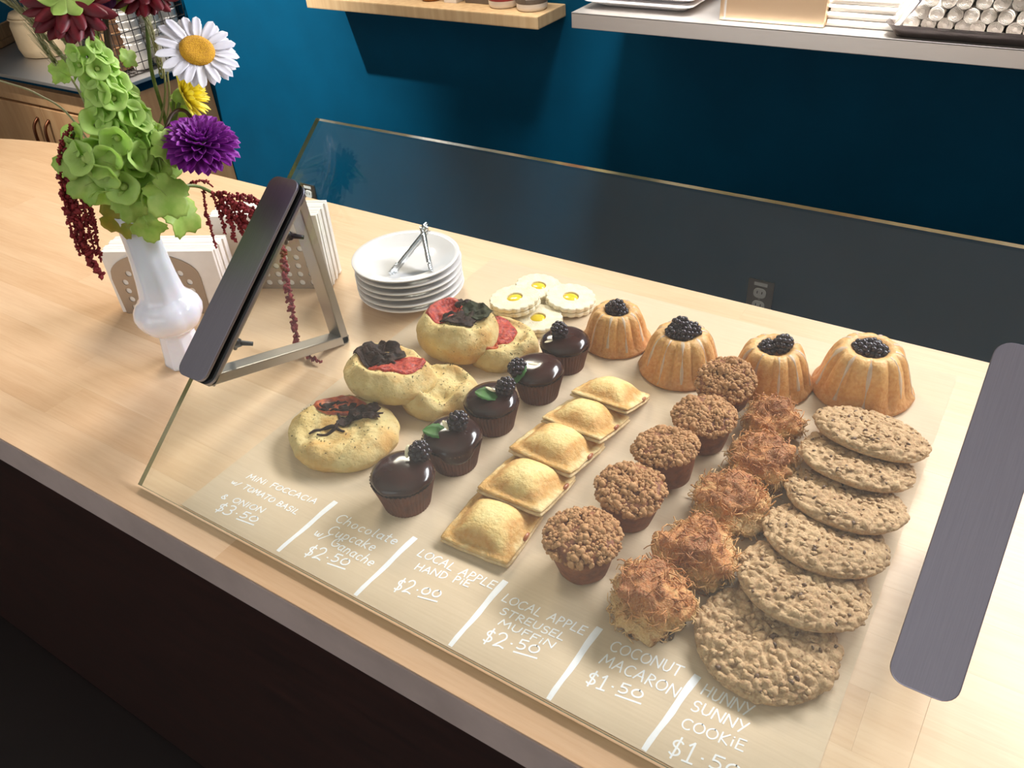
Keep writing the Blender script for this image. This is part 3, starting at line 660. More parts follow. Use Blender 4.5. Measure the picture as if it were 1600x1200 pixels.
# ------------------------------------------------------------------ hand pies
def pie(seed):
    random.seed(seed); r = empty('hand_pie'); hx, hy = 0.040, 0.0385; n = 36
    def edge(u, v, k):                                    # wobbly square outline
        w = 1 + 0.018 * nz(u * 2.3 + seed, v * 2.3, k) + 0.010 * nz(u * 9 + seed, v * 9, k)
        cu = 1 - 0.035 * (abs(u) ** 4) * (abs(v) ** 4); return u * hx * w * cu, v * hy * w * cu
    def slab(z0, z1, k, dome, ins):
        vs, fs = [], []
        for s in (0, 1):
            for j in range(n + 1):
                for i in range(n + 1):
                    u, v = 2 * i / n - 1, 2 * j / n - 1; x, y = edge(u, v, k); x *= ins; y *= ins
                    e = max(abs(u), abs(v)); fl = z1 if s else z0
                    if s and dome:
                        b = max(0, 1 - (abs(u) / 0.80) ** 2.4) * max(0, 1 - (abs(v) / 0.80) ** 2.4); fl = z1 + dome * b ** 0.75 + 0.0012 * nz(u * 3 + seed, v * 3, 1) * (1 - e ** 6) - 0.0007 * (0.5 + 0.5 * sin((u + v * 0.3) * 40)) * (1 if e > 0.88 else 0)
                    if s: fl -= 0.0016 * e ** 14
                    else: fl += 0.0010 * e ** 14
                    fl += 0.0012 * nz(u * 2 + seed * 2, v * 2, 7) * e ** 4
                    vs.append((x, y, fl))
        m_ = (n + 1) ** 2
        for j in range(n):
            for i in range(n):
                a = j * (n + 1) + i; fs.append((a, a + n + 1, a + n + 2, a + 1)); fs.append((a + m_, a + 1 + m_, a + n + 2 + m_, a + n + 1 + m_))
        for i in range(n):
            a, b = i, i + 1; fs.append((a, b, b + m_, a + m_)); a, b = n * (n + 1) + i, n * (n + 1) + i + 1; fs.append((b, a, a + m_, b + m_))
            a, b = i * (n + 1), (i + 1) * (n + 1); fs.append((b, a, a + m_, b + m_)); a, b = i * (n + 1) + n, (i + 1) * (n + 1) + n; fs.append((a, b, b + m_, a + m_))
        return vs, fs
    obj('bottom_crust', mesh('bottom_crust', *slab(0.0012, 0.0055, 3, 0, 1.0), M['raw_crust']), r)
    obj('top_crust', mesh('top_crust', *slab(0.0058, 0.0100, 5, 0.0165, 0.985), M['crust']), r)
    ang = random.uniform(-0.4, 0.4); obj('filling_spot', mesh('filling_spot', *lump((0.0385, 0.008 + ang * 0.02, 0.0078), 0.004, 2, (0.5, 1.6, .8), 0.2, 1, Quaternion((1, 0, 0, 0))), M['filling']), r)
    return r
pp = [pie(1), pie(2), pie(3)]; us = set()
PIE = [((770, 830), 0.0, 0, (0, 0, 0.05), 'lying flat nearest the glass front', 1.0), ((823, 763), 0.009, 1, (-0.17, 0, 0.02), 'second from the front, resting on the flat front pie', 1.0),
       ((870, 706), 0.011, 2, (-0.20, 0.02, -0.03), 'third from the front, middle of the overlapping row', 1.02), ((915, 662), 0.012, 0, (-0.26, 0.0, -0.03), 'fourth from the front of the overlapping row', 0.98),
       ((953, 624), 0.014, 1, (-0.36, 0.02, 0.02), 'at the back end of the overlapping row, tipped away', 0.94)]
for px, h, k, rot, lab, sc in PIE:
    p = at(px[0], px[1], h); o = place(pp, us, k, (p.x, p.y, CT + PZ + h), rot, sc); tag(o, 'golden square apple hand pie ' + lab, 'pie', 'apple hand pies overlapping in a row')

# ------------------------------------------------------------------ cookies
def cookie(seed):
    random.seed(seed); r = empty('oat_cookie'); nl, na = 40, 170; rad = 0.0585; hh = 0.0112
    vs, fs = [], []
    prof = [(0.70, -0.55), (0.88, -0.50), (0.96, -0.34), (0.99, -0.1)]
    for i in range(nl - 3):
        u = 1 - (i / (nl - 4)) ** 1.45 * 0.985; prof.append((u, (1 - u ** 3.6) ** 0.5))
    for i, (u, zz) in enumerate(prof):
        for k in range(na):
            a = 2 * pi * k / na
            rr = rad * u * (1 + 0.025 * nz(cos(a) * 1.6 + seed, sin(a) * 1.6, 2)); z = hh * zz
            P = Vector((rr * cos(a), rr * sin(a), z)); Q = P + Vector((seed * 7.0, 0, 0))
            d, _ = noise.voronoi(Vector((Q.x, Q.y, Q.z * 1.3)) * 102)
            crack = min(1, (d[1] - d[0]) / 0.42); d2, _ = noise.voronoi(Vector((Q.x, Q.y, Q.z)) * 260)
            h = 0.0040 * (crack ** 0.6) - 0.0028 + 0.0012 * (0.6 - d2[0]) + 0.0030 * nz(Q.x * 40, Q.y * 40, 0)
            ez = max(0.0, min(1.0, zz)); nn = Vector((cos(a) * (1 - ez), sin(a) * (1 - ez), 0.25 + ez)).normalized(); k2 = 1.0 if i > 3 else 0.3
            vs.append(P + nn * h * k2)
    for i in range(nl):
        for k in range(na): a, b = i * na + k, i * na + (k + 1) % na; fs.append((a, b, b + na, a + na))
    fs.append(tuple(range(na - 1, -1, -1))); fs.append(tuple(range(nl * na, (nl + 1) * na)))
    obj('cookie_dough', mesh('cookie_dough', vs, fs, M['cookie']), r)
    parts = []
    for k in range(34):
        a = random.uniform(0, 2 * pi); u = math.sqrt(random.random()) * 0.97
        z = hh * (max(0, 1 - u ** 3.6)) ** 0.5 - 0.0005; parts.append(lump((rad * u * cos(a), rad * u * sin(a), z), random.uniform(.0014, .0034), 1, (1, .8, .5), 0.5))
    s = obj('chocolate_bits', mesh('chocolate_bits', *join(parts), M['seed']), r); s['kind'] = 'stuff'
    parts = []
    for k in range(130):
        a = random.uniform(0, 2 * pi); u = math.sqrt(random.random()) * 0.96
        z = hh * (max(0, 1 - u ** 3.6)) ** 0.5; parts.append(lump((rad * u * cos(a), rad * u * sin(a), z), random.uniform(.0022, .0042), 1, (1, .75, .3), 0.2, 1, Matrix.Rotation(random.uniform(0, 6), 3, 'Z').to_quaternion()))
    s = obj('rolled_oats', mesh('rolled_oats', *join(parts), M['cookie']), r); s['kind'] = 'stuff'
    return r
cp_ = [cookie(1), cookie(2), cookie(3)]; us = set()
COOK = [((1197, 1003), 0.007, 0, (0, 0.0, 0), 'lying flat nearest the glass front', 1.03), ((1254, 912), 0.018, 1, (0.20, 0.03, 1), 'second from the front, leaning on the flat one', 1.0),
        ((1288, 843), 0.020, 2, (0.27, 0.02, 2), 'third from the front of the overlapping row', 0.98), ((1320, 782), 0.020, 0, (0.28, 0.0, 3), 'fourth from the front of the overlapping row', 0.97),
        ((1338, 722), 0.022, 1, (0.31, 0.03, 4), 'fifth from the front, partly under the last one', 0.99), ((1361, 678), 0.026, 2, (0.34, 0.05, 5), 'last and topmost of its row, before the glazed bundt cake', 1.02)]
for px, h, k, rot, lab, sc in COOK:
    p = at(px[0], px[1], h); o = place(cp_, us, k, (p.x, p.y, CT + PZ + h), rot, sc)
    o.rotation_mode = 'XYZ'; o.matrix_world = Matrix.Translation(o.location) @ Matrix.Rotation(-rot[0], 4, 'X') @ Matrix.Rotation(rot[1], 4, 'Y') @ Matrix.Rotation(rot[2], 4, 'Z') @ Matrix.Scale(sc, 4)
    tag(o, 'large oat cookie ' + lab, 'cookie', 'oat cookies overlapping in a row')

# ------------------------------------------------------------------ coconut macaroons
def macaroon(seed, pale):
    random.seed(seed); r = empty('coconut_macaroon'); vs0, fs = ico(5); vs = []
    off = Vector((seed * 5.3, seed, 0))
    def surf(v):
        k = 1 + 0.32 * nz(v.x * 1.6, v.y * 1.6, v.z * 1.6 + seed * 4) + 0.20 * nz(v.x * 3.6 + seed, v.y * 3.6, v.z * 3.6) + 0.07 * nz(v.x * 9, v.y * 9 + seed, v.z * 9) + 0.035 * nz(v.x * 22, v.y * 22 + seed, v.z * 22)
        z = v.z * k * 0.0265 + 0.0175; fl = 1.0 + 0.16 * max(0, -v.z)
        return Vector((v.x * k * 0.0355 * fl, v.y * k * 0.0355 * fl, max(0.0, z)))
    vs = [surf(v) for v in vs0]
    obj('coconut_mound', mesh('coconut_mound', vs, fs, M['coconut']), r)
    parts = []
    for k in range(520):
        v = Vector((random.gauss(0, 1), random.gauss(0, 1), random.gauss(0.15, 0.8))).normalized(); p = surf(v)
        if p.z < 0.001: p.z = 0.0012
        t = v.orthogonal().normalized(); t = Matrix.Rotation(random.uniform(0, 6.28), 3, v) @ t; ln = random.uniform(.005, .014); lift = random.uniform(.0004, .0062)
        q0 = p - v * 0.0008; q1 = p + t * ln * 0.5 + v * lift * 0.8; q2 = p + t * ln + v * lift * random.uniform(-.3, 1.6)
        for q in (q0, q1, q2): q.z = max(q.z, 0.0008)
        parts.append(tube([q0, q1, q2], random.uniform(.00035, .00075), 4))
    s = obj('coconut_shreds', mesh('coconut_shreds', *join(parts), M['shred']), r); s['kind'] = 'stuff'
    parts = []
    for k in range(5):
        a = random.uniform(3.4, 6.2); parts.append(lump((0.033 * cos(a), 0.033 * sin(a), random.uniform(.002, .007)), random.uniform(.003, .006), 2, (1, .7, .5), 0.6))
    s = obj('caramelised_bits', mesh('caramelised_bits', *join(parts), M['burnt']), r); s['kind'] = 'stuff'
    return r
mc = [macaroon(1, 0), macaroon(2, 0), macaroon(3, 0)]; us = set()
MAC = [((1015, 955), 0, 0.2, 'nearest the glass front, before the price COCONUT MACARON', 0.98), ((1086, 885), 1, 1.7, 'second from the front of its row', 0.97), ((1141, 802), 2, 0.4, 'third from the front, middle of its row', 0.95),
       ((1191, 742), 0, 3.0, 'fourth from the front of its row', 0.95), ((1204, 675), 1, 4.3, 'farthest back, small, beside the last two oat cookies', 0.82)]
for px, k, rz, lab, sc in MAC:
    p = at(*px); o = place(mc, us, k, (p.x, p.y, CT + PZ), (0, 0, rz), sc); tag(o, 'toasted shaggy coconut macaroon ' + lab, 'macaroon', 'coconut macaroons in a row')

# ------------------------------------------------------------------ bundt cakes
def bundt(seed):
    random.seed(seed); r = empty('bundt_cake'); nf = 11
    prof = [(0.044, 0.0), (0.0500, 0.0008), (0.0515, 0.003), (0.0500, 0.0055), (0.0465, 0.009), (0.0440, 0.016), (0.0415, 0.025), (0.0388, 0.034), (0.0355, 0.043), (0.0320, 0.0495), (0.0275, 0.0535), (0.0225, 0.0545), (0.0175, 0.0525), (0.0135, 0.047), (0.011, 0.038), (0.004, 0.034)]
    amp = [0, 0, .01, .02, .05, .07, .08, .09, .095, .09, .07, .05, .04, .03, .02, 0]
    def rf(q, z, a, i):
        c = abs(cos(a * nf / 2 + seed)); return q * (1 + amp[i] * (c ** 0.6 * 1.5 - 1.0) + 0.018 * nz(cos(a) * 2 + seed, sin(a) * 2, z * 40) + 0.012 * nz(cos(a) * 9 + seed, sin(a) * 9, z * 200))
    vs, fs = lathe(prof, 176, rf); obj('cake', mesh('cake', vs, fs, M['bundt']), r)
    # glaze runs down the outside
    parts = []
    for k in range(9):
        a0 = 2 * pi * k / 9 + random.uniform(-.15, .15); z1 = random.uniform(0.002, 0.014); w0 = random.uniform(.05, .10); V, Fq = [], []; st = [p for p in zip(prof, range(len(prof))) if 2 <= p[1] <= 11 and p[0][1] >= z1]
        for (q, z), i in st:
            ww = w0 * (0.55 + 0.45 * sin(i * 1.3 + k)) * (1.3 if z > 0.045 else 1)
            for j in range(5):
                a = a0 + (j - 2) / 2 * ww; rr = rf(q, z, a, i) + 0.0005 * (1 - ((j - 2) / 2) ** 2) - (0.0006 if j in (0, 4) else 0) + 0.0002
                V.append((rr * cos(a), rr * sin(a), z + (0.0004 if z > 0.048 else 0)))
        for i in range(len(st) - 1):
            for j in range(4): a = i * 5 + j; Fq.append((a, a + 1, a + 6, a + 5))
        parts.append((V, Fq))
    g = obj('sugar_glaze', mesh('sugar_glaze', *join(parts), M['glaze']), r); g['label'] = 'thin white glaze drips'
    return r
bd = [bundt(1), bundt(2)]; us = set()
BUN = [((963, 532), 0, 0.0, 0.90, 'farthest along the row, behind the rear chocolate cupcake', [(0, 0, .058), (.007, -.004, .051), (-.008, .002, .051)]),
       ((1062, 575), 1, 0.4, 1.0, 'second in its row, blackberries heaped high in its hole', [(-.004, .002, .061), (.006, -.006, .055), (-.008, -.008, .053), (.010, .006, .055)]),
       ((1202, 598), 0, 0.9, 0.98, 'third in its row, one blackberry standing up in its hole', [(.008, .004, .058), (-.008, -.004, .050)]),
       ((1345, 609), 1, 2.2, 1.12, 'widest of its row, nearest the oat cookies', [(-.008, -.001, .048), (.008, .001, .048), (0, .006, .049)])]
for px, k, rz, sc, lab, bs in BUN:
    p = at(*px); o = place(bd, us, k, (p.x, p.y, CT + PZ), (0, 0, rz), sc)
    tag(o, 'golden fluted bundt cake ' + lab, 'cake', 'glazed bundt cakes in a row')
    o['bs'] = 1; o_b = (o, rz, bs); BUN[BUN.index((px, k, rz, sc, lab, bs))] = o_b
for o, rz, bs in BUN:
    del o['bs']
    for i, b in enumerate(bs):
        v = Matrix.Rotation(-rz, 3, 'Z') @ Vector(b); berry(o, v, (0.5 * i, 0.9, i * 1.3), 1.3, i)

# ------------------------------------------------------------------ lemon curd sandwich biscuits
def scallop(rad, hole, z0, z1, nsc=18, n=144):
    b = bmesh.new(); prof = [(0.97, z0), (1.0, z0 + 0.001), (1.0, z1 - 0.001), (0.965, z1)]
    f = lambda a, k: rad * k * (1 + 0.055 * abs(sin(a * nsc / 2)) - 0.028)
    rings = [[b.verts.new((f(2 * pi * i / n, k) * cos(2 * pi * i / n), f(2 * pi * i / n, k) * sin(2 * pi * i / n), z)) for i in range(n)] for k, z in prof]
    for q in range(3):
        for i in range(n): b.faces.new((rings[q][i], rings[q][(i + 1) % n], rings[q + 1][(i + 1) % n], rings[q + 1][i]))
    if hole:
        hr = [[b.verts.new((hole * k * cos(2 * pi * i / n), hole * k * sin(2 * pi * i / n), z)) for i in range(n)] for k, z in ((1.06, z1), (1, z1 - 0.0006), (1, z0))]
        for i in range(n): b.faces.new((rings[3][i], rings[3][(i + 1) % n], hr[0][(i + 1) % n], hr[0][i]))
        for q in range(2):
            for i in range(n): b.faces.new((hr[q][i], hr[q][(i + 1) % n], hr[q + 1][(i + 1) % n], hr[q + 1][i]))
        for i in range(n): b.faces.new((hr[2][i], hr[2][(i + 1) % n], rings[0][(i + 1) % n], rings[0][i]))
    else: b.faces.new(rings[0][::-1]); b.faces.new(rings[3])
    for v in b.verts: v.co.z += 0.0004 * nz(v.co.x * 120, v.co.y * 120, 1)
    return b
r = empty('curd_biscuit')
obj('bottom_biscuit', bm_mesh('bottom_biscuit', scallop(0.0345, 0, 0, 0.006), M['shortbread'], False), r)
obj('top_biscuit', bm_mesh('top_biscuit', scallop(0.0345, 0.0112, 0.0072, 0.0135), M['shortbread'], False), r)
obj('lemon_curd', mesh('lemon_curd', *lathe([(0.030, 0.0058), (0.0305, 0.0066), (0.030, 0.0074), (0.0125, 0.0074), (0.0108, 0.0110), (0.008, 0.0128), (0.002, 0.0133)], 32), M['curd']), r)
LZ = [((841, 508), 0.0, (0, 0, 0), 'lowest in front of the pile, behind the chocolate cupcakes', 0.96), ((806, 481), 0.014, (-0.06, -0.05, 1), 'raised on the pile beside the big focaccia', 1.0),
      ((841, 461), 0.001, (0.1, 0, 2), 'farthest back beside the plates', 0.95), ((891, 480), 0.0, (0.05, -.08, 3), 'apart from the pile, next to the first bundt cake', 1.0)]
for i, (px, h, rot, lab, sc) in enumerate(LZ):
    o = r if i == 0 else tree(r); p = at(px[0], px[1], h); o.location = (p.x, p.y, CT + PZ + h + 0.002 * (abs(rot[0]) + abs(rot[1])) * 17); o.rotation_euler = rot; o.scale = (sc,) * 3
    tag(o, 'scalloped shortbread with yellow curd ' + lab, 'biscuit', 'lemon curd sandwich biscuits behind the cupcakes')
o = tree(r); p = at(801, 494); o.location = (p.x, p.y, CT + PZ); o.scale = (0.93,) * 3; o.rotation_euler = (0, 0, 1.5)
tag(o, 'scalloped shortbread hidden under the raised biscuit of the pile', 'biscuit', 'lemon curd sandwich biscuits behind the cupcakes')

# ------------------------------------------------------------------ focaccias
def focaccia(seed, rx, ry, hgt, rim, tops, puff=0.0):
    random.seed(seed); r = empty('mini_focaccia')
    dim = [(random.uniform(-.6, .6) * rx, random.uniform(-.6, .6) * ry, random.uniform(.006, .010), random.uniform(.002, .005)) for _ in range(9)]
    def H(x, y):
        u = min(1, math.sqrt((x / rx) ** 2 + (y / ry) ** 2)); z = hgt * (0.46 + 0.54 * (1 - u ** 5.5) ** 0.5); k = 1 - u ** 8
        z += k * rim * math.exp(-((u - 0.74) / 0.15) ** 2) * (1 + 0.9 * nz(x * 42 + seed, y * 42, 0)) + k * puff * nz(x * 26 + seed, y * 26, 3) * 1.6
        for dx, dy, dr, dd in dim: z -= k * dd * math.exp(-((x - dx) ** 2 + (y - dy) ** 2) / dr ** 2)
        return z + k * (0.0028 * nz(x * 60, y * 60 + seed, 1) + 0.0010 * nz(x * 150, y * 150 + seed, 1))
    nl, na = 52, 120; vs, fs = [], []
    for i in range(nl + 1):
        ph = -0.95 + 0.95 * i / 14 if i < 14 else (i - 14) / (nl - 14)
        for k in range(na):
            a = 2 * pi * k / na; wob = 1 + 0.045 * nz(cos(a) * 1.7 + seed, sin(a) * 1.7, 0) + 0.020 * nz(cos(a) * 5 + seed, sin(a) * 5, 0)
            if ph < 0:
                s = -ph / 0.95; u = 1 - 0.10 * s * s; z = hgt * 0.46 * (1 - s ** 1.3); u *= 1 + 0.02 * nz(cos(a) * 6, sin(a) * 6, s * 2 + seed); x, y = rx * u * cos(a), ry * u * sin(a)
            else:
                u = 1 - ph ** 1.7; x, y = rx * u * cos(a), ry * u * sin(a); z = H(x, y)
            vs.append((x * wob, y * wob, z))
    for i in range(nl):
        for k in range(na): a, b = i * na + k, i * na + (k + 1) % na; fs.append((a, b, b + na, a + na))
    fs.append(tuple(range(na - 1, -1, -1)))
    obj('bread', mesh('bread', vs, fs, M['focaccia']), r)
    for kind, cx, cy, rr, asp, ang, mat in tops:
        sd = random.uniform(0, 90)
        if kind == 'tomato_slice':
            def out(a, rr=rr, sd=sd, asp=asp): return rr / math.sqrt((cos(a)) ** 2 + (sin(a) / asp) ** 2) * (1 + 0.10 * nz(cos(a) * 2 + sd, sin(a) * 2, 0))
            ca, sa = cos(ang), sin(ang)
            def fz(x, y, t, cx=cx, cy=cy, sd=sd, ca=ca, sa=sa): return H(cx + x * ca - y * sa, cy + x * sa + y * ca) + 0.0020 * (1 - t ** 5) + 0.0008 + 0.0011 * nz(x * 170 + sd, y * 170, 0) - 0.0010 * t ** 8 + 0.0015 * math.exp(-((t - .88) / .1) ** 2)
            v, f = patch_disc(12, 36, fz, out, 0.003); v = [Vector((cx + q.x * ca - q.y * sa, cy + q.x * sa + q.y * ca, q.z)) for q in v]
            obj('tomato_slice', mesh('tomato_slice', v, f, M[mat]), r)
        elif kind == 'basil_leaf':
            def out(a, rr=rr, sd=sd, asp=asp): return rr / math.sqrt(cos(a) ** 2 + (sin(a) / asp) ** 2) * (1 + 0.22 * nz(cos(a) * 2.2 + sd, sin(a) * 2.2, 0) + 0.08 * nz(cos(a) * 7 + sd, sin(a) * 7, 0))
            ca, sa = cos(ang), sin(ang)
            def fz(x, y, t, cx=cx, cy=cy, sd=sd, ca=ca, sa=sa): return H(cx + x * ca - y * sa, cy + x * sa + y * ca) + 0.0028 + 0.0042 * nz(x * 95 + sd, y * 95, 0) + 0.0022 * nz(x * 240 + sd, y * 240, 0) + 0.001 * t
            v, f = patch_disc(14, 48, fz, out, 0.0011); v = [Vector((cx + q.x * ca - q.y * sa, cy + q.x * sa + q.y * ca, q.z)) for q in v]
            obj('basil_leaf', mesh('basil_leaf', v, f, M[mat]), r)
        elif kind == 'onion_strip':
            pts = []
            for q in range(7):
                t = q / 6; x = cx + rr * (t - .5) * cos(ang + asp * t) ; y = cy + rr * (t - .5) * sin(ang + asp * t); pts.append((x, y, H(x, y) + 0.0012 + 0.0016 * sin(q * 2 + sd)))
            obj('onion_strip', mesh('onion_strip', *tube(spline(pts, 5), lambda u: 0.0024 * (0.45 + 0.55 * sin(pi * min(1, max(0, u)))), 7), M[mat]), r)
    parts = []
    for k in range(110):
        a = random.uniform(0, 6.28); u = math.sqrt(random.random()) * .9; x, y = rx * u * cos(a), ry * u * sin(a)
        parts.append(lump((x, y, H(x, y) + .0003), random.uniform(.0004, .0012), 1, (1.6, .6, .4), .3))
    s = obj('herb_flecks', mesh('herb_flecks', *join(parts), M['herb']), r); s['kind'] = 'stuff'
    return r
def onions(cx, cy, n, ln, a0, spread, mat='onion'):
    return [('onion_strip', cx + random.uniform(-1, 1) * spread, cy + random.uniform(-1, 1) * spread, ln * random.uniform(.6, 1.2), random.uniform(-1.5, 1.5), a0 + random.uniform(-.6, .6), mat) for _ in range(n)]
FO = 'mini focaccia, '
f1 = focaccia(11, 0.068, 0.060, 0.026, 0.002, [('tomato_slice', -.024, .024, .034, .50, .30, 'dry_tomato'), ('basil_leaf', -.024, .020, .024, .35, .35, 'onion'), ('basil_leaf', .014, .026, .018, .6, .8, 'onion'), ('basil_leaf', .004, .010, .016, .4, 1.2, 'onion'), ('basil_leaf', .022, .022, .018, .3, .35, 'onion'), ('onion_strip', -.002, -.004, .052, 1.2, 1.2, 'onion'), ('onion_strip', -.010, -.012, .044, -.8, 1.0, 'onion'), ('onion_strip', .016, .018, .05, .5, .35, 'onion'), ('onion_strip', -.016, .014, .05, .4, .3, 'onion')], 0.004)
f2 = focaccia(12, 0.058, 0.050, 0.030, 0.007, [('tomato_slice', .020, .002, .024, .85, .9, 'tomato'), ('tomato_slice', -.006, -.012, .020, .45, -.15, 'tomato'), ('basil_leaf', -.016, .012, .027, .55, .35, 'onion'), ('basil_leaf', -.032, .000, .018, .5, .2, 'onion')] + onions(-.014, .010, 5, .03, .4, .014), 0.006)
f3 = focaccia(13, 0.050, 0.046, 0.030, 0.004, [], 0.008)
f4 = focaccia(14, 0.055, 0.053, 0.042, 0.007, [('tomato_slice', -.024, .004, .021, 1.35, -.35, 'tomato'), ('basil_leaf', .010, .022, .026, .75, -.25, 'basil'), ('basil_leaf', .003, -.008, .023, .95, .9, 'onion'), ('basil_leaf', -.012, .030, .012, .6, 1.2, 'onion')] + onions(.004, -.006, 4, .026, 1.2, .012), 0.005)
f5 = focaccia(15, 0.050, 0.047, 0.030, 0.004, [('tomato_slice', -.004, .008, .022, 1.2, .5, 'tomato'), ('tomato_slice', -.008, -.026, .012, .8, .5, 'dry_tomato')], 0.003)
for o, px, h, rot, lab in [(f1, (540, 688), 0.0, (0.02, 0, 0.0), 'largest, dry tomato and onion on top, nearest the glass front'),
                           (f3, (684, 626), 0.001, (0.0, 0.10, 0.4), 'plain and twisted, tucked beneath the tomato topped one'),
                           (f2, (610, 601), 0.022, (-0.14, 0.10, 0.15), 'red tomato and dark onion on top, resting on two others'),
                           (f5, (782, 552), 0.0, (0.06, 0.10, 0.3), 'pinned under the tall one, showing its tomato beside the cupcakes'),
                           (f4, (716, 540), 0.013, (-0.14, 0.10, 0.1), 'tall one at the back with tomato and green basil on top')]:
    p = at(px[0], px[1], h); o.location = (p.x, p.y, CT + PZ + h); o.rotation_euler = rot; tag(o, FO + lab, 'bread', 'mini focaccias in a pile')

# ------------------------------------------------------------------ plates and tongs
pc = at(645, 460)
pprof = [(0.040, 0.0), (0.042, 0.0012), (0.044, 0.0035), (0.060, 0.0085), (0.072, 0.0130), (0.0772, 0.0152), (0.0778, 0.0166), (0.0768, 0.0174), (0.070, 0.0152), (0.058, 0.0105), (0.046, 0.0066), (0.030, 0.0054), (0.010, 0.0052)]
PL = mesh('side_plate', *lathe(pprof, 72), M['porcelain'])
names = ['bottom one of the stack of six', 'second from the bottom of the stack', 'third from the bottom of the stack', 'third from the top of the stack', 'second from the top of the stack', 'topmost of the stack, holding the tongs']
for k in range(6):
    o = obj('side_plate', PL, None, (pc.x + 0.0012 * sin(k * 2.3), pc.y + 0.001 * cos(k * 3), CT + 0.0004 + k * 0.0098))
    tag(o, 'round white porcelain side plate, ' + names[k], 'plate', 'stack of white plates behind the focaccias')
ptz = 0.0004 + 5 * 0.0098
tg = empty('serving_tongs', (pc.x, pc.y, CT + ptz), label='small chrome serving tongs standing on the stack of white plates', cat='tongs')
hinge = at(664, 357, ptz + 0.048) - tg.location; e1 = at(607, 428, ptz + 0.010) - tg.location; e2 = at(678, 426, ptz + 0.010) - tg.location
hinge = Vector(hinge); 
for e in (e1, e2):
    e = Vector(e); d = (e - hinge); up = Vector((0, 0, 1)); side = (e1 - e2).normalized(); bow = side * (0.006 if e is e1 else -0.006)
    pts = spline([hinge, hinge + d * 0.35 + bow * 0.0, hinge + d * 0.7, hinge + d * 0.84, e], 6); nrm = d.cross(side).normalized(); m_ = len(pts); V, Fq = [], []
    inw = (Vector(e1) + Vector(e2)) / 2 - e; inw.normalize()
    for i, q in enumerate(pts):                            # folded strip arms, channel section, scalloped tip
        t = i / (m_ - 1); w = 0.0066 if t < 0.7 else 0.0066 + 0.0035 * sin(pi * min(1, (t - .7) / .3) * 0.8) ; w *= (1 + (0.10 * (1 if i % 2 else -1) if t > 0.72 else 0)); 
        cur = 0.0062 if t < 0.72 else 0.0050
        for s in (-1, -.5, 0, .5, 1): V.append(q + nrm * w * s + inw * cur * (s * s) )
        for s in (-1, -.5, 0, .5, 1): V.append(q + nrm * w * s * 0.94 + inw * (cur * (s * s) + 0.0009))
    for i in range(m_ - 1):
        for j in range(4):
            a = i * 10 + j; Fq.append((a, a + 1, a + 11, a + 10)); a += 5; Fq.append((a, a + 10, a + 11, a + 1))
        a = i * 10; Fq.append((a, a + 10, a + 15, a + 5)); Fq.append((a + 4, a + 9, a + 19, a + 14))
    Fq.append((0, 5, 6, 1)); a = (m_ - 1) * 10; Fq += [(a + j, a + j + 1, a + j + 6, a + j + 5) for j in range(4)]
    obj('tong_arm', mesh('tong_arm', V, Fq, M['chrome']), tg)
    # teeth at the tip
    tt = []
    for j in range(5):
        q = hinge + d * (0.82 + 0.045 * j); tt.append(tube([q + nrm * 0.0055 + inw * .001, q + nrm * 0.0068 + inw * 0.0045], 0.0011, 6)); tt.append(tube([q - nrm * 0.0055 + inw * .001, q - nrm * 0.0068 + inw * 0.0045], 0.0011, 6))
    obj('scalloped_tip', mesh('scalloped_tip', *join(tt), M['chrome']), tg)
d = ((e1 + e2) / 2 - hinge).normalized(); nn = d.cross((e1 - e2).normalized())
obj('hinge', mesh('hinge', *join([tube([hinge - nn * 0.0055, hinge + nn * 0.0055], 0.0042, 14), tube([hinge - d * 0.008 - nn * 0.001, hinge + d * 0.004], 0.0035, 10)]), M['chrome']), tg)

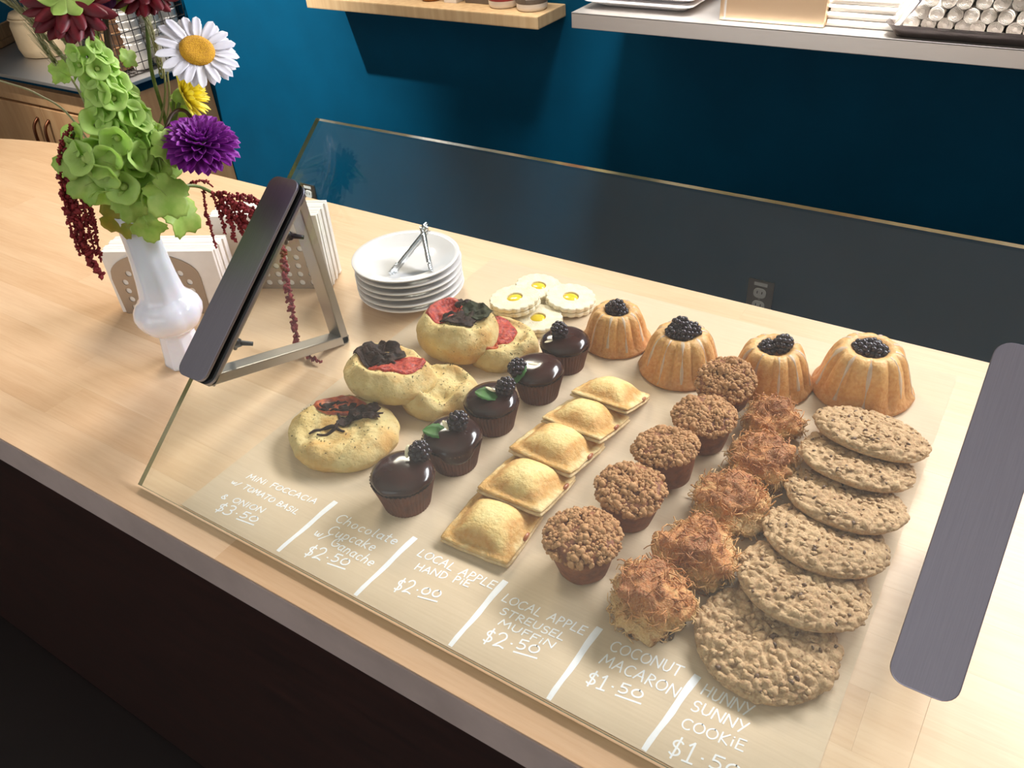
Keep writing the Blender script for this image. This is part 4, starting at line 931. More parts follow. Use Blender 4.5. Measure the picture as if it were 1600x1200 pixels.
# ------------------------------------------------------------------ napkin holders
def holder(c, ang, w, h, depth, nw, nh, nd, lab, nlab, noff):
    o = empty('napkin_holder', (c.x, c.y, CT), (0, 0, ang), lab, 'napkin holder', 'napkin holders behind the vase')
    def plate(y, nm):
        n = 14; outl = [(-w / 2 * 0.97, 0), (w / 2 * 0.97, 0), (w / 2, h * 0.60)] + [(w / 2 * 1.0 * cos(R(t)), h * 0.62 + h * 0.38 * sin(R(t))) for t in range(12, 170, 8)] + [(-w / 2, h * 0.60)]
        b = bmesh.new(); vv = [b.verts.new((p[0], 0, p[1])) for p in outl]; es = [b.edges.new((vv[i], vv[(i + 1) % len(vv)])) for i in range(len(vv))]
        for row in range(6):
            zc = h * (0.10 + 0.145 * row); nh_ = 6 if row < 4 else (5 if row == 4 else 3)
            for q in range(nh_):
                xc = (q - (nh_ - 1) / 2) * w / 6.9
                if row == 5: xc = (q - 1) * w / 6.9
                hv = [b.verts.new((xc + 0.0047 * cos(2 * pi * k / n), 0, zc + 0.0047 * sin(2 * pi * k / n))) for k in range(n)]
                es += [b.edges.new((hv[i], hv[(i + 1) % n])) for i in range(n)]
        bmesh.ops.triangle_fill(b, use_beauty=True, use_dissolve=False, edges=es)
        g = bmesh.ops.extrude_face_region(b, geom=b.faces[:]); 
        for v in g['geom']:
            if isinstance(v, bmesh.types.BMVert): v.co.y += 0.0014
        return obj('perforated_plate', bm_mesh('perforated_plate', b, M['bronze'], False), o, (0, y, 0.001))
    plate(0, 'a'); plate(depth, 'b')
    box('holder_base', w * 0.94, depth, 0.0014, M['bronze'], o, (0, depth / 2, 0.0008), bev=0)
    # napkins in it
    s = empty('napkin_stack', (c.x, c.y, CT + 0.0018), (0, 0, ang), nlab, 'napkins', 'napkin stacks in their holders')
    k = 9; th = (nd - 0.003) / k
    for q in range(k):
        bmq = box_bm(nw * (1 + 0.004 * sin(q * 3.1)), th * 0.995, nh * (1 + 0.004 * cos(q * 2.3)), (noff + 0.0015 * sin(q * 1.9), 0.0018 + th * (q + .5), nh / 2), 0.0007, 2)
        obj('napkin_fold', bm_mesh('napkin_fold', bmq, M['napkin'], False), s)
    return o
a = at(195, 490); b = at(334, 490); d = b - a; ang = math.atan2(d.y, d.x)
holder((a + b) / 2, ang, d.length * 0.97, 0.098, 0.052, 0.170, 0.100, 0.052, 'bronze perforated napkin holder standing directly behind the white vase', 'white paper napkins in the holder directly behind the vase', 0.012)
a2 = at(392, 451); b2 = at(507, 451); d2 = b2 - a2; ang2 = math.atan2(d2.y, d2.x)
holder((a2 + b2) / 2, ang2, d2.length * 1.02, 0.098, 0.055, 0.165, 0.118, 0.055, 'bronze perforated napkin holder behind the clamp bracket, nearer the plates', 'white paper napkins in the holder seen behind the clamp bracket', -0.012)

# ------------------------------------------------------------------ vase
VR = 1.0
def fl(q, z, a, i):
    if z < 0.052: k = 8; m_ = 0.06
    elif z < 0.104: return q * (1 + 0.045 * abs(cos(a * 4)) - 0.02)
    else: return q * (1 + 0.02 * cos(a * 8))
    c = pi / 8; return q * cos(c) / cos((a % (2 * c)) - c)
vprof = [(0.0255, 0.0), (0.0275, 0.0015), (0.0275, 0.006), (0.0262, 0.012), (0.0245, 0.030), (0.0225, 0.046), (0.0225, 0.0515), (0.030, 0.056), (0.037, 0.063), (0.0412, 0.072), (0.0425, 0.080), (0.0405, 0.089), (0.035, 0.097), (0.0295, 0.1015), (0.0288, 0.1035), (0.0282, 0.105),
         (0.0268, 0.112), (0.0245, 0.130), (0.0225, 0.155), (0.0213, 0.180), (0.0215, 0.200), (0.0232, 0.215), (0.0250, 0.2215), (0.0240, 0.2220), (0.0205, 0.210), (0.0185, 0.185), (0.0190, 0.150), (0.020, 0.120)]
va = obj('bud_vase', mesh('bud_vase', *lathe(vprof, 64, fl), M['milk']), None, (VB.x, VB.y, CT), (0, 0, 0.3))
va['label'] = 'tall white milk glass vase with bulbous fluted waist holding the flowers'; va['category'] = 'vase'
MOUTH = Vector((VB.x, VB.y, CT + 0.205)); IN = Vector((VB.x, VB.y, CT + 0.135))
TOC = (CAM - MOUTH).normalized()                       # towards the open side the lens looks from
SIDE = Vector((-VN.y, VN.x, 0)) * -1                    # along the worktop, away from the far end
def stem_obj(name, pts, r, mat, parent, n=8):
    w = [Vector(p) - parent.location for p in pts]
    return obj(name, mesh(name, *tube(spline(w, 8), r, n), mat), parent)
def inmouth(k): a = k * 2.4; return MOUTH + Vector((0.008 * cos(a), 0.008 * sin(a), 0)), IN + Vector((0.005 * cos(a), 0.005 * sin(a), 0))
def flower(name, lab, cat, group=None): return empty(name, VB + Vector((0, 0, 0.135)), label=lab, cat=cat, group=group)

# bells of Ireland
def bell_mesh(seed):
    random.seed(seed); nl, na = 8, 30; vs, fs = [], []
    for sgn in (1, 0.93):
        for i in range(nl + 1):
            t = i / nl; rr = 0.16 + 0.84 * t ** 1.15; z = 0.95 * t ** 0.8
            for k in range(na):
                a = 2 * pi * k / na; lobe = 1 + 0.10 * t * abs(cos(a * 2.5)) + 0.05 * t * nz(cos(a) * 2 + seed, sin(a) * 2, 0)
                vs.append((rr * lobe * sgn * cos(a), rr * lobe * sgn * sin(a), z - (0.10 * t ** 5) + 0.07 * t * sin(a * 5 + seed) + (0.03 if sgn < 1 and t < .95 else 0)))
    o = (nl + 1) * na
    for i in range(nl):
        for k in range(na):
            a, b = i * na + k, i * na + (k + 1) % na; fs.append((a, b, b + na, a + na)); fs.append((a + o, a + na + o, b + na + o, b + o))
    for k in range(na): a, b = nl * na + k, nl * na + (k + 1) % na; fs.append((a, b, b + o, a + o))
    return mesh('bell', vs, fs, M['bell'])
BELL = [bell_mesh(1), bell_mesh(2), bell_mesh(3)]
BUD = mesh('bell_bud', *lump((0, 0, 0.35), 0.22, 2, (1, 1, 1.1), 0.1), M['vein'])
def lobed_leaf(seed, ln, mat, n=40):
    def out(a): return ln * (0.60 + 0.40 * (0.5 + 0.5 * cos(a)) ** 0.7) * (1 + 0.30 * abs(cos(2.5 * a)) - 0.16 + 0.06 * sin(a * 17 + seed)) * 0.72
    vs, fs = patch_disc(7, n, lambda x, y, t: 0.12 * ln * t * t * sin(3 * math.atan2(y, x) + seed) - 0.25 * x * x / ln + 0.05 * ln * nz(x * 3 / ln, y * 3 / ln, seed), out, ln * 0.012)
    return mesh('leaf', [Vector((v.x + ln * 0.45, v.y, v.z)) for v in vs], fs, mat)
LEAF = [lobed_leaf(1, 0.042, M['bell_dark']), lobed_leaf(2, 0.038, M['bell_dark']), lobed_leaf(3, 0.040, M['yellow_leaf'])]
random.seed(21)
bi = flower('bells_of_ireland', 'pale green bells of Ireland spike with cupped calyces, filling the vase mouth', 'flower')
m0, i0 = inmouth(0)
axis = spline([i0, m0, near_vase(232, 270, .01), near_vase(196, 190, .02), near_vase(158, 125, .02), near_vase(130, 72, .02)], 10)
stem_obj('stem', [i0, m0, near_vase(232, 270, .01), near_vase(196, 190, .02), near_vase(158, 125, .02), near_vase(130, 72, .02)], lambda u: 0.0035 - 0.002 * u, M['stem'], bi)
def add_bell(p, d, s, k):
    o = obj('bell', BELL[k % 3], bi); o.matrix_local = Matrix.Translation(p - bi.location) @ upright(d, k * 1.1) @ Matrix.Scale(s, 4)
    if k % 2 == 0 and s > 0.011:
        b = obj('bell_bud', BUD, o)
for w in range(17):
    t = 0.36 + 0.63 * w / 16; f = t * (len(axis) - 1); i = int(f); P = axis[i].lerp(axis[min(i + 1, len(axis) - 1)], f - i); tang = (axis[min(i + 2, len(axis) - 1)] - axis[max(0, i - 2)]).normalized()
    s = 0.0175 * (1 - 0.50 * ((t - .36) / .63) ** 1.1) * random.uniform(.85, 1.15); nb = 4
    e1_ = tang.orthogonal().normalized(); e2_ = tang.cross(e1_)
    for q in range(nb):
        a = 2 * pi * q / nb + w * 0.75 + random.uniform(-.25, .25); rad_ = (e1_ * cos(a) + e2_ * sin(a)); d = (rad_ * 0.9 + tang * random.uniform(.1, .5) + TOC * random.uniform(0, .35)).normalized()
        if d.dot(TOC) < -0.55: continue
        add_bell(P + rad_ * (0.006 + s * 0.45), d, s, w * 5 + q)
# broad lower clump seen around the stem
for j, (px, py, off, dx, dy, s) in enumerate([(128, 222, .03, -.6, .1, .018), (150, 196, .045, -.2, .3, .017), (186, 212, .06, .1, .1, .018), (205, 248, .06, .3, -.2, .018), (140, 250, .05, -.5, -.2, .020), (170, 262, .06, -.1, -.3, .019),
        (225, 222, .05, .6, .2, .016), (232, 262, .05, .6, -.2, .020), (196, 290, .055, .0, -.4, .020), (160, 292, .045, -.4, -.5, .018), (248, 292, .04, .7, -.3, .019), (118, 262, .02, -.8, -.2, .017), (222, 300, .05, .2, -.5, .018), (175, 236, .065, 0, 0, .017), (210, 196, .05, .4, .3, .016)]):
    add_bell(near_vase(px, py, off - .015), (TOC * .8 + SIDE * (dx * 1.5 + .5 * sin(j * 2.3)) + Vector((0, 0, dy + .5 * cos(j * 1.7)))).normalized(), s * .92, j)
for j in range(14):                                       # smaller bells between the broad ones
    px = random.uniform(122, 232); py = random.uniform(190, 300)
    if px < 150 and py > 285: continue
    add_bell(near_vase(px, py, .022 + .012 * random.random()), (TOC * .6 + SIDE * (px - 185) / 70 + Vector((0, 0, random.uniform(-.7, .5)))).normalized(), random.uniform(.011, .016), j)
for j, (px, py, off, dx, dz, tw, k, s) in enumerate([(236, 225, .07, .3, .3, -.5, 0, .78), (188, 262, .075, -.2, .1, 2.6, 1, .8), (130, 245, .05, -.5, .2, 3.3, 0, .72), (236, 282, .075, .2, .25, -1.2, 0, .95), (205, 300, .06, .0, -.1, -2.0, 1, 0.75), (158, 280, .055, -.3, .1, -2.9, 1, .85),
        (262, 325, .045, .5, -.1, -.9, 0, .9), (225, 335, .05, -.2, -.4, -1.6, 1, .8), (205, 330, .035, -.5, -.2, -2.7, 2, .9), (275, 175, .0, .3, .4, .4, 0, .6), (110, 120, .0, -.4, .2, 2.6, 1, .55), (192, 98, .02, .5, .1, .3, 0, .4)]):
    o = obj('leaf', LEAF[k], bi); o.matrix_local = Matrix.Translation(near_vase(px, py, off - .012) - bi.location) @ upright((TOC + SIDE * dx + Vector((0, 0, dz))).normalized(), tw) @ Matrix.Scale(s, 4)
    v = obj('leaf_vein', mesh('leaf_vein', *tube([(0.001, 0, 0.0012), (0.018, 0, 0.0010), (0.034, 0, -0.004)], 0.00045, 5), M['vein']), o)

def petal_mesh(name, ln, wd, mat, tip=0.5, curl=0.1, cup=0.2, n=8):
    vs, fs = [], []
    for sg_ in (0, 1):
        for i in range(n + 1):
            t = i / n; w = wd * (min(1, t * 3 + 0.25) ** 0.8) * (1 - max(0, (t - tip) / (1 - tip)) ** 2.6) ** 0.5 + 0.0001
            for j in range(5):
                s = (j - 2) / 2; vs.append((t * ln, s * w, curl * ln * t * t + cup * w * s * s - sg_ * 0.00035))
    m_ = (n + 1) * 5
    for i in range(n):
        for j in range(4): a = i * 5 + j; fs.append((a, a + 5, a + 6, a + 1)); fs.append((a + m_, a + 1 + m_, a + 6 + m_, a + 5 + m_))
        fs.append((i * 5, i * 5 + m_, i * 5 + 5 + m_, i * 5 + 5)); fs.append((i * 5 + 4, i * 5 + 9, i * 5 + 9 + m_, i * 5 + 4 + m_))
    return mesh(name, vs, fs, mat)
def petals(fl_, head, me, rings, r0=0.0):
    for (cnt, elev, rad, z, sc, ph) in rings:
        for k in range(cnt):
            a = 2 * pi * k / cnt + ph + random.uniform(-.06, .06)
            o = obj('petal', me, fl_); o.matrix_local = Matrix.Translation(head[0] - fl_.location) @ head[1] @ Matrix.Rotation(a, 4, 'Z') @ Matrix.Translation((rad, 0, z)) @ Matrix.Rotation(-R(elev + random.uniform(-5, 5)), 4, 'Y') @ Matrix.Rotation(random.uniform(-.15, .15), 4, 'X') @ Matrix.Scale(sc * random.uniform(.94, 1.05), 4)
# daisy
da = flower('shasta_daisy', 'large white daisy with yellow centre standing tall above the yellow bloom', 'flower')
hp = near_vase(308, 80, .02); hm = upright((TOC * 0.9 + Vector((0, 0, .55)) + SIDE * .15).normalized())
petals(da, (hp, hm), petal_mesh('petal', 0.0285, 0.0050, M['petal_w'], .6, -.10, .3), [(17, 6, .016, 0.000, 1.03, 0), (14, 0, .015, -.0012, 1.0, .2)])
dv, df = lathe([(0.0185, 0), (0.0190, 0.002), (0.0165, 0.0055), (0.011, 0.0065), (0.004, 0.0052)], 36, lambda q, z, a, i: q * (1 + .02 * nz(cos(a) * 4, sin(a) * 4, i)))
o = obj('flower_disc', mesh('flower_disc', dv, df, M['disc']), da); o.matrix_local = Matrix.Translation(hp - da.location) @ hm
m1, i1 = inmouth(1); nd_ = (hm.to_3x3() @ Vector((0, 0, -1)))
stem_obj('stem', [i1, m1, near_vase(262, 250, 0), near_vase(275, 180, 0), near_vase(292, 125, 0), hp + nd_ * .012, hp], 0.0021, M['stem'], da)
# yellow bloom
ye = flower('yellow_dahlia', 'spiky yellow bloom seen from the side just below the daisy', 'flower')
hp = near_vase(286, 150, -.005); hm = upright((SIDE * .9 + Vector((0, 0, .1)) + TOC * .35).normalized())
petals(ye, (hp, hm), petal_mesh('petal', 0.027, 0.0028, M['petal_y'], .5, .1, .5), [(22, 12, .003, 0, 1.15, 0), (20, 35, .003, 0, 1.1, .1), (18, 58, .002, .0, 1.05, .3), (10, 78, .001, 0, .9, .2)])
o = obj('calyx', mesh('calyx', *lathe([(0.003, -.012), (0.008, -.008), (0.010, -.002), (0.006, .003)], 16), M['bell_dark']), ye); o.matrix_local = Matrix.Translation(hp - ye.location) @ hm
m2, i2 = inmouth(2); stem_obj('stem', [i2, m2, near_vase(264, 260, -.01), near_vase(270, 190, -.012), hp - (hm.to_3x3() @ Vector((0, 0, 1))) * .012], 0.002, M['stem'], ye)
# purple bloom
pu = flower('purple_dahlia', 'full purple dahlia nodding on an arched stem beside the green bells', 'flower')
hp = near_vase(313, 220, .06); hm = upright((TOC * .42 + SIDE * .12 + Vector((0, 0, .80))).normalized())
petals(pu, (hp, hm), petal_mesh('petal', 0.026, 0.0044, M['petal_p'], .55, .12, .7), [(22, -42, .009, -.006, 1.12, .1), (24, -18, .010, -.004, 1.32, 0), (22, 2, .009, -.003, 1.25, .1), (20, 18, .008, -.002, 1.08, .2), (18, 32, .006, -.001, .9, .1), (14, 48, .004, 0, .72, .3), (10, 64, .002, .001, .58, 0), (5, 80, .001, .002, .45, .2)])
o = obj('calyx', mesh('calyx', *lump((0, 0, -.006), .011, 2, (1, 1, .8), .1), M['stem']), pu); o.matrix_local = Matrix.Translation(hp - pu.location) @ hm
m3, i3 = inmouth(3); stem_obj('stem', [i3, m3, near_vase(252, 270, .03), near_vase(256, 215, .035), near_vase(268, 180, .02), near_vase(285, 172, .01), near_vase(299, 186, .01), hp - (hm.to_3x3() @ Vector((0, 0, 1))) * .008], 0.0022, M['dark_stem'], pu)
BRACT = leaf_mesh('bract', 0.026, 0.0085, M['bell_dark'], 0.3, 0.0)
# burgundy dahlias, lilac, bud at the top of the frame
for (cx, cy, off, dvec, lab, s) in [(104, -2, .01, -TOC * .35 + Vector((0, 0, -.25)), 'burgundy dahlia seen from behind with green bracts, above the green bells', 1.0), (224, -22, 0, -TOC * .3 + Vector((0, 0, -.5)) + SIDE * .1, 'burgundy dahlia showing only two petal tips above the wire basket', .8)]:
    bu = flower('burgundy_dahlia', lab, 'flower'); hp = near_vase(cx, cy, off); hm = upright(dvec.normalized())
    petals(bu, (hp, hm), petal_mesh('petal', 0.042, 0.0085, M['petal_r'], .15, .05, .5), [(10, -4, .005, -.002, s * .9, .14), (12, 6, .006, 0, s, 0), (12, 22, .005, 0, s * .97, .28), (9, 42, .004, 0, s * .85, .1), (7, 64, .002, 0, s * .7, .1)])
    for k in range(7):
        a = 2 * pi * k / 7; o = obj('bract', BRACT, bu); o.matrix_local = Matrix.Translation(hp - bu.location) @ hm @ Matrix.Rotation(a, 4, 'Z') @ Matrix.Translation((.003, 0, -.004)) @ Matrix.Scale(.95, 4)
    m4, i4 = inmouth(4 if s == 1 else 5)
    stem_obj('stem', [i4, m4, near_vase(205 if s == 1 else 262, 230, -.02), near_vase(150 if s == 1 else 235, 100, -.03), near_vase(118 if s == 1 else 225, -40, -.03), hp + TOC * .02 + Vector((0, 0, .02)), hp], 0.0022, M['stem'], bu)
li = flower('lilac_dahlia', 'pale lilac bloom at the top of the bunch, mostly out of sight', 'flower'); hp = near_vase(160, -18, -.03); hm = upright((TOC * .3 + Vector((0, 0, .3))).normalized())
petals(li, (hp, hm), petal_mesh('petal', 0.034, 0.010, M['petal_l'], .55, .1, .5), [(12, 4, .004, 0, 1, 0), (10, 25, .003, .002, .9, .2)])
m5, i5 = inmouth(6); stem_obj('stem', [i5, m5, near_vase(222, 220, -.03), near_vase(176, 100, -.03), near_vase(164, 40, -.032), hp - Vector((0, 0, .004))], 0.0026, M['dark_stem'], li)
gb = flower('flower_bud', 'round green flower bud on a dark stem beside the burgundy petals', 'bud'); hp = near_vase(197, 0, -.01)
o = obj('bud', mesh('bud', *lump((0, 0, 0), .0125, 3, (1, 1, .95), .06), M['bell_dark']), gb); o.location = hp - gb.location
m6, i6 = inmouth(7); stem_obj('stem', [i6, m6, near_vase(206, 200, -.015), near_vase(182, 110, -.015), near_vase(168, 50, -.015), near_vase(166, 10, -.015), near_vase(176, -25, -.012), near_vase(192, -18, -.01), hp], 0.0024, M['dark_stem'], gb)
# amaranth
def rope(parent, pts, rad, name='strand'):
    pts = spline(pts, 10); parts = [tube([p - parent.location for p in pts], 0.0011, 5)]
    L_ = sum((pts[i + 1] - pts[i]).length for i in range(len(pts) - 1)); cnt = int(L_ / 0.0021)
    for k in range(cnt):
        f = k / cnt * (len(pts) - 1); i = int(f); P = pts[i].lerp(pts[i + 1], f - i); t = k / cnt; rr = rad * .85 * (0.75 + .35 * sin(pi * min(1, t * .9 + .1))) * (1 + .3 * sin(k * .9))
        for q in range(2):
            v = Vector((random.gauss(0, 1), random.gauss(0, 1), random.gauss(0, 1))).normalized(); parts.append(lump(P + v * rr * .6 - parent.location, rr * random.uniform(.38, .72), 1, (1.25, .8, .7), .4))
    return obj(name, mesh(name, *join(parts), M['amaranth']), parent)
random.seed(5)
am = flower('hanging_amaranth', 'dark red amaranth tassels hanging free over the worktop, away from the napkins', 'flower')
m7, i7 = inmouth(8); stem_obj('stem', [i7, m7, near_vase(205, 260, .0), near_vase(160, 205, .0), near_vase(125, 196, .01), near_vase(108, 225, .015)], 0.0022, M['stem'], am)
for pts, rd in [([(112, 196), (94, 232), (98, 300), (112, 360), (126, 400)], .0042), ([(110, 215), (104, 260), (118, 330), (135, 390), (150, 420), (160, 434)], .0062), ([(112, 225), (112, 280), (128, 350), (142, 415)], .0046),
                ([(114, 230), (128, 290), (146, 350), (158, 410)], .0042), ([(108, 240), (104, 300), (122, 370), (138, 405)], .005), ([(112, 230), (122, 270), (132, 330), (150, 400)], .0055), ([(115, 235), (135, 300), (143, 330), (152, 365)], .0036)]:
    rope(am, [near_vase(x, y, .02 + .004 * k) for k, (x, y) in enumerate(pts)], rd)
am = flower('trailing_amaranth', 'dark red amaranth arching over the napkins with one long tassel reaching the worktop', 'flower')
m8, i8 = inmouth(9); stem_obj('stem', [i8, m8, near_vase(268, 305, .0), near_vase(285, 292, .0), near_vase(312, 292, -.01), near_vase(345, 308, -.02), near_vase(390, 325, -.02)], 0.0021, M['stem'], am)
for pts, rd in [([(286, 296), (300, 286), (318, 282), (333, 292)], .0030), ([(318, 296), (322, 330), (330, 360), (338, 388)], .0034), ([(330, 300), (345, 335), (352, 365)], .0040), ([(345, 306), (360, 345), (367, 378)], .0050), ([(350, 308), (380, 340), (385, 375)], .0060),
                ([(355, 310), (380, 305), (410, 315)], .0042), ([(345, 300), (385, 312), (412, 322), (425, 330)], .0046), ([(360, 315), (395, 335), (402, 365)], .0062), ([(370, 318), (405, 335), (412, 360), (408, 390)], .0056), ([(365, 320), (372, 350), (392, 385), (378, 395)], .005), ([(340, 304), (352, 330), (372, 345), (395, 350)], .006)]:
    rope(am, [near_vase(x, y, -.015 - .003 * k) for k, (x, y) in enumerate(pts)], rd)
tail = [near_vase(400, 330, -.03), at(432, 352, .122), at(441, 390, .102), at(447, 430, .080), at(455, 480, .050), at(462, 522, .022)]
e_ = at(469, 549, .007); e2_ = at(503, 566, .006)
rope(am, tail + [e_, e2_], .0056)
# grasses
random.seed(9)
GR = [([(262, 300), (175, 170), (100, 90), (40, 25), (-10, -10)], (-10, 55), 'pale grass stem leaning farthest out over the back cabinet'), ([(240, 300), (130, 155), (68, 70), (30, -20)], (50, 130), 'dry grass stem crossing behind the burgundy dahlia'),
      ([(215, 280), (120, 195), (60, 148), (0, 126)], None, 'thin curved grass blade reaching low over the cabinet doors'), ([(245, 290), (150, 130), (80, 35), (58, -15)], (20, 110), 'bearded grass head beside the burgundy dahlia'),
      ([(255, 290), (257, 160), (240, 60), (222, 20)], (20, 60), 'fine grass stem rising before the wire basket'), ([(262, 290), (262, 180), (262, 110), (270, 85)], None, 'fine pale grass stem under the daisy'), ([(230, 280), (160, 110), (152, 40), (140, -10)], (30, 110), 'grey green bristled grass beside the lilac bloom')]
for gi, (pts, hd, lab) in enumerate(GR):
    g = flower('grass_stem', lab, 'grass', 'grass stems in the bunch'); mm, ii = inmouth(gi + .5)
    ps = [near_vase(x, y, -.02 - .006 * (gi % 3)) for x, y in pts]; stem_obj('stalk', [ii, mm] + ps[1:], lambda u: 0.0016 - .0006 * u, M['grass'], g, 6)
    if hd:
        sp = spline(ps, 12); parts = []
        n_ = len(sp)
        for k in range(int(n_ * .45), int(n_ * .9)):
            dirv = (sp[min(k + 1, n_ - 1)] - sp[k - 1]).normalized()
            for q in range(3):
                v = dirv.orthogonal().normalized(); v = Matrix.Rotation(random.uniform(0, 6.28), 3, dirv) @ v; b = sp[k] - g.location
                parts.append(tube([b, b + dirv * .006 + v * .0022, b + dirv * .010 + v * .0018], lambda u: 0.0013 * (1 - u * .8), 5)); parts.append(tube([b + dirv * .008 + v * .002, b + dirv * .034 + v * .006], .00022, 3))
        s = obj('seed_bristles', mesh('seed_bristles', *join(parts), M['grass']), g); s['kind'] = 'stuff'

# ------------------------------------------------------------------ back wall: wooden shelf, steel shelf, outlets
ys = 1.815
A = aty(480, 12, ys); Bq = aty(841, 47, ys); zt = aty(842, 27, ys).z; zb = (A.z + Bq.z) / 2
ws = empty('wall_shelf', ((A.x + Bq.x) / 2, YW, zb), label='thick pale wood wall shelf holding jars against the teal wall', cat='shelf')
wl = Bq.x - A.x
box('shelf_board', wl, YW - ys, zt - zb, M['shelfwood'], ws, (0, -(YW - ys) / 2, (zt - zb) / 2), bev=0.003)
def jar(px0, px1, py, mat, lab, dy=.05):
    p = atz((px0 + px1) / 2, py - 8, zt); w = (aty(px1, py, p.y) - aty(px0, py, p.y)).length / 2
    j = empty('label_jar', (p.x, min(p.y, YW - w - .004), zt), label=lab, cat='jar', group='jars on the wooden shelf')
    obj('glass_body', mesh('glass_body', *lathe([(w * .86, 0), (w * .97, .004), (w, .010), (w, .095), (w * .9, .108), (w * .75, .115)], 32), M['cream_label']), j)
    obj('label_band', mesh('label_band', *lathe([(w * 1.006, .018), (w * 1.012, .019), (w * 1.012, .028), (w * 1.006, .029)], 32, None, False, False), mat), j)
    for k in range(5):
        b = box_bm(w * .5, .002, .03, (0, 0, 0), 0); o = obj('label_mark', bm_mesh('label_mark', b, mat, False), j); a = -1.57 - .9 + k * .45; o.location = (w * 1.0 * cos(a), w * 1.0 * sin(a), .040 + .006 * sin(k * 2)); o.rotation_euler = (0, 0, a + 1.57); o.scale = (.6, .6, .5 + .3 * sin(k))
    obj('jar_lid', mesh('jar_lid', *lathe([(w * .8, .115), (w * .82, .117), (w * .82, .13), (w * .78, .132)], 32), M['steel']), j)
jar(768, 808, 17, M['red_label'], 'jar with red and white label, second from the shelf end'); jar(811, 852, 22, M['grey_label'], 'jar with grey and white label at the shelf end')
def shelf_box(px0, px1, py, h, d, mat, lab, name, cat):
    p = atz((px0 + px1) / 2, py, zt); w = (aty(px1, py, p.y) - aty(px0, py, p.y)).length
    o = empty(name, (p.x, min(p.y + d / 2, YW - d / 2 - .004), zt), label=lab, cat=cat); box('carton', w, d, h, mat, o, (0, 0, h / 2), bev=.002); box('lid_flap', w * 1.02, d * 1.02, h * .12, mat, o, (0, 0, h * .96), bev=.002)
shelf_box(694, 713, 5, .10, .05, M['napkin'], 'small white carton between the jars and amber bottle', 'small_carton', 'box')
shelf_box(727, 766, 6, .11, .05, M['grey_label'], 'grey brown carton beside the red label jar', 'small_carton', 'box')
p = atz(668, 2, zt); ab = empty('amber_bottle', (p.x, min(p.y + .02, YW - .035), zt), label='amber bottle on the wooden shelf next to the white carton', cat='bottle')
obj('bottle_body', mesh('bottle_body', *lathe([(.026, 0), (.028, .003), (.028, .09), (.012, .115), (.011, .14)], 24), M['amber']), ab); obj('bottle_cap', mesh('bottle_cap', *lathe([(.013, .138), (.0135, .14), (.0135, .155), (.012, .156)], 20), M['blackp']), ab)

yf = 1.65; zs = 1.101; zsb = 1.069; xs0 = aty(893, 30, yf).x
ss = empty('steel_shelf', (xs0, yf, zs), label='stainless steel wall shelf with folded front edge, carrying napkins and trays', cat='shelf')
box('shelf_top', 2.6, YW - yf, 0.003, M['steel'], ss, (1.3, (YW - yf) / 2, -0.0015), bev=.0008)
box('front_lip', 2.6, 0.003, zs - zsb, M['steel'], ss, (1.3, 0.0015, -(zs - zsb) / 2), bev=.001)
box('under_return', 2.6, 0.03, 0.002, M['steel'], ss, (1.3, 0.016, -(zs - zsb) + .001), bev=.0005)
for k in range(3): box('support_bracket', .03, YW - yf - .02, .025, M['steel'], ss, (.25 + k * 1.0, (YW - yf) / 2 + .01, -.0158), bev=.002)
# stacked white trays
for k in range(4):
    q0 = aty(897 + 2 * k, 0, 1.75); xA = atz(898, 22, zs).x; xB = atz(1098, 22, zs).x; w = (xB - xA) * .98; yc = 1.80
    t = empty('white_tray', ((xA + xB) / 2 - .01 + .004 * k, yc, zs + .0006 + k * .014), label='flat white rectangular tray, ' + ['lowest of the pile', 'second lowest of the pile', 'second highest of the pile', 'topmost of the pile'][k] + ' on the steel shelf', cat='tray', group='pile of white trays on the steel shelf')
    obj('tray_rim', bm_mesh('tray_rim', prism(rounded_rect(w, .24, .02), .016, .020, .001), M['porcelain'], False), t)
    b = bmesh.new(); lo = [b.verts.new((p_[0], p_[1], 0)) for p_ in rounded_rect(w * .78, .16, .02)]; hi = [b.verts.new((p_[0], p_[1], .016)) for p_ in rounded_rect(w * .97, .23, .02)]
    for i in range(len(lo)): b.faces.new((lo[i], lo[(i + 1) % len(lo)], hi[(i + 1) % len(lo)], hi[i]))
    b.faces.new(lo[::-1]); b.faces.new(hi); obj('tray_well', bm_mesh('tray_well', b, M['porcelain'], False), t)
# steel box
xa_ = atz(1107, 42, zs).x; xb_ = atz(1283, 48, zs).x; bw = xb_ - xa_
sb = empty('steel_bin', ((xa_ + xb_) / 2, 1.79, zs), label='warm toned stainless steel box between the white trays and the napkin pile', cat='container')
box('bin_body', bw, .22, .15, M['tan_steel'], sb, (0, 0, .0755), bev=.006); box('bin_rim', bw + .012, .232, .008, M['tan_steel'], sb, (0, 0, .150), bev=.002); box('seam', .004, .002, .14, M['steel'], sb, (-bw * .5 + .012, -.1105, .074), bev=.0005)
# napkin pile
xa_ = atz(1284, 45, zs).x; xb_ = atz(1395, 55, zs).x
ns = empty('napkin_pile', ((xa_ + xb_) / 2, 1.79, zs), label='loose pile of white folded napkins beside the steel box', cat='napkins')
for k in range(8): obj('napkin_fold', bm_mesh('napkin_fold', box_bm((xb_ - xa_) * (1 - .008 * k), .19, .0062, (.002 * sin(k * 2), .003 * cos(k * 3), .0036 + k * .0066), .0025, 2), M['napkin'], False), ns, rot=(0, 0, .02 * sin(k * 2.1)))
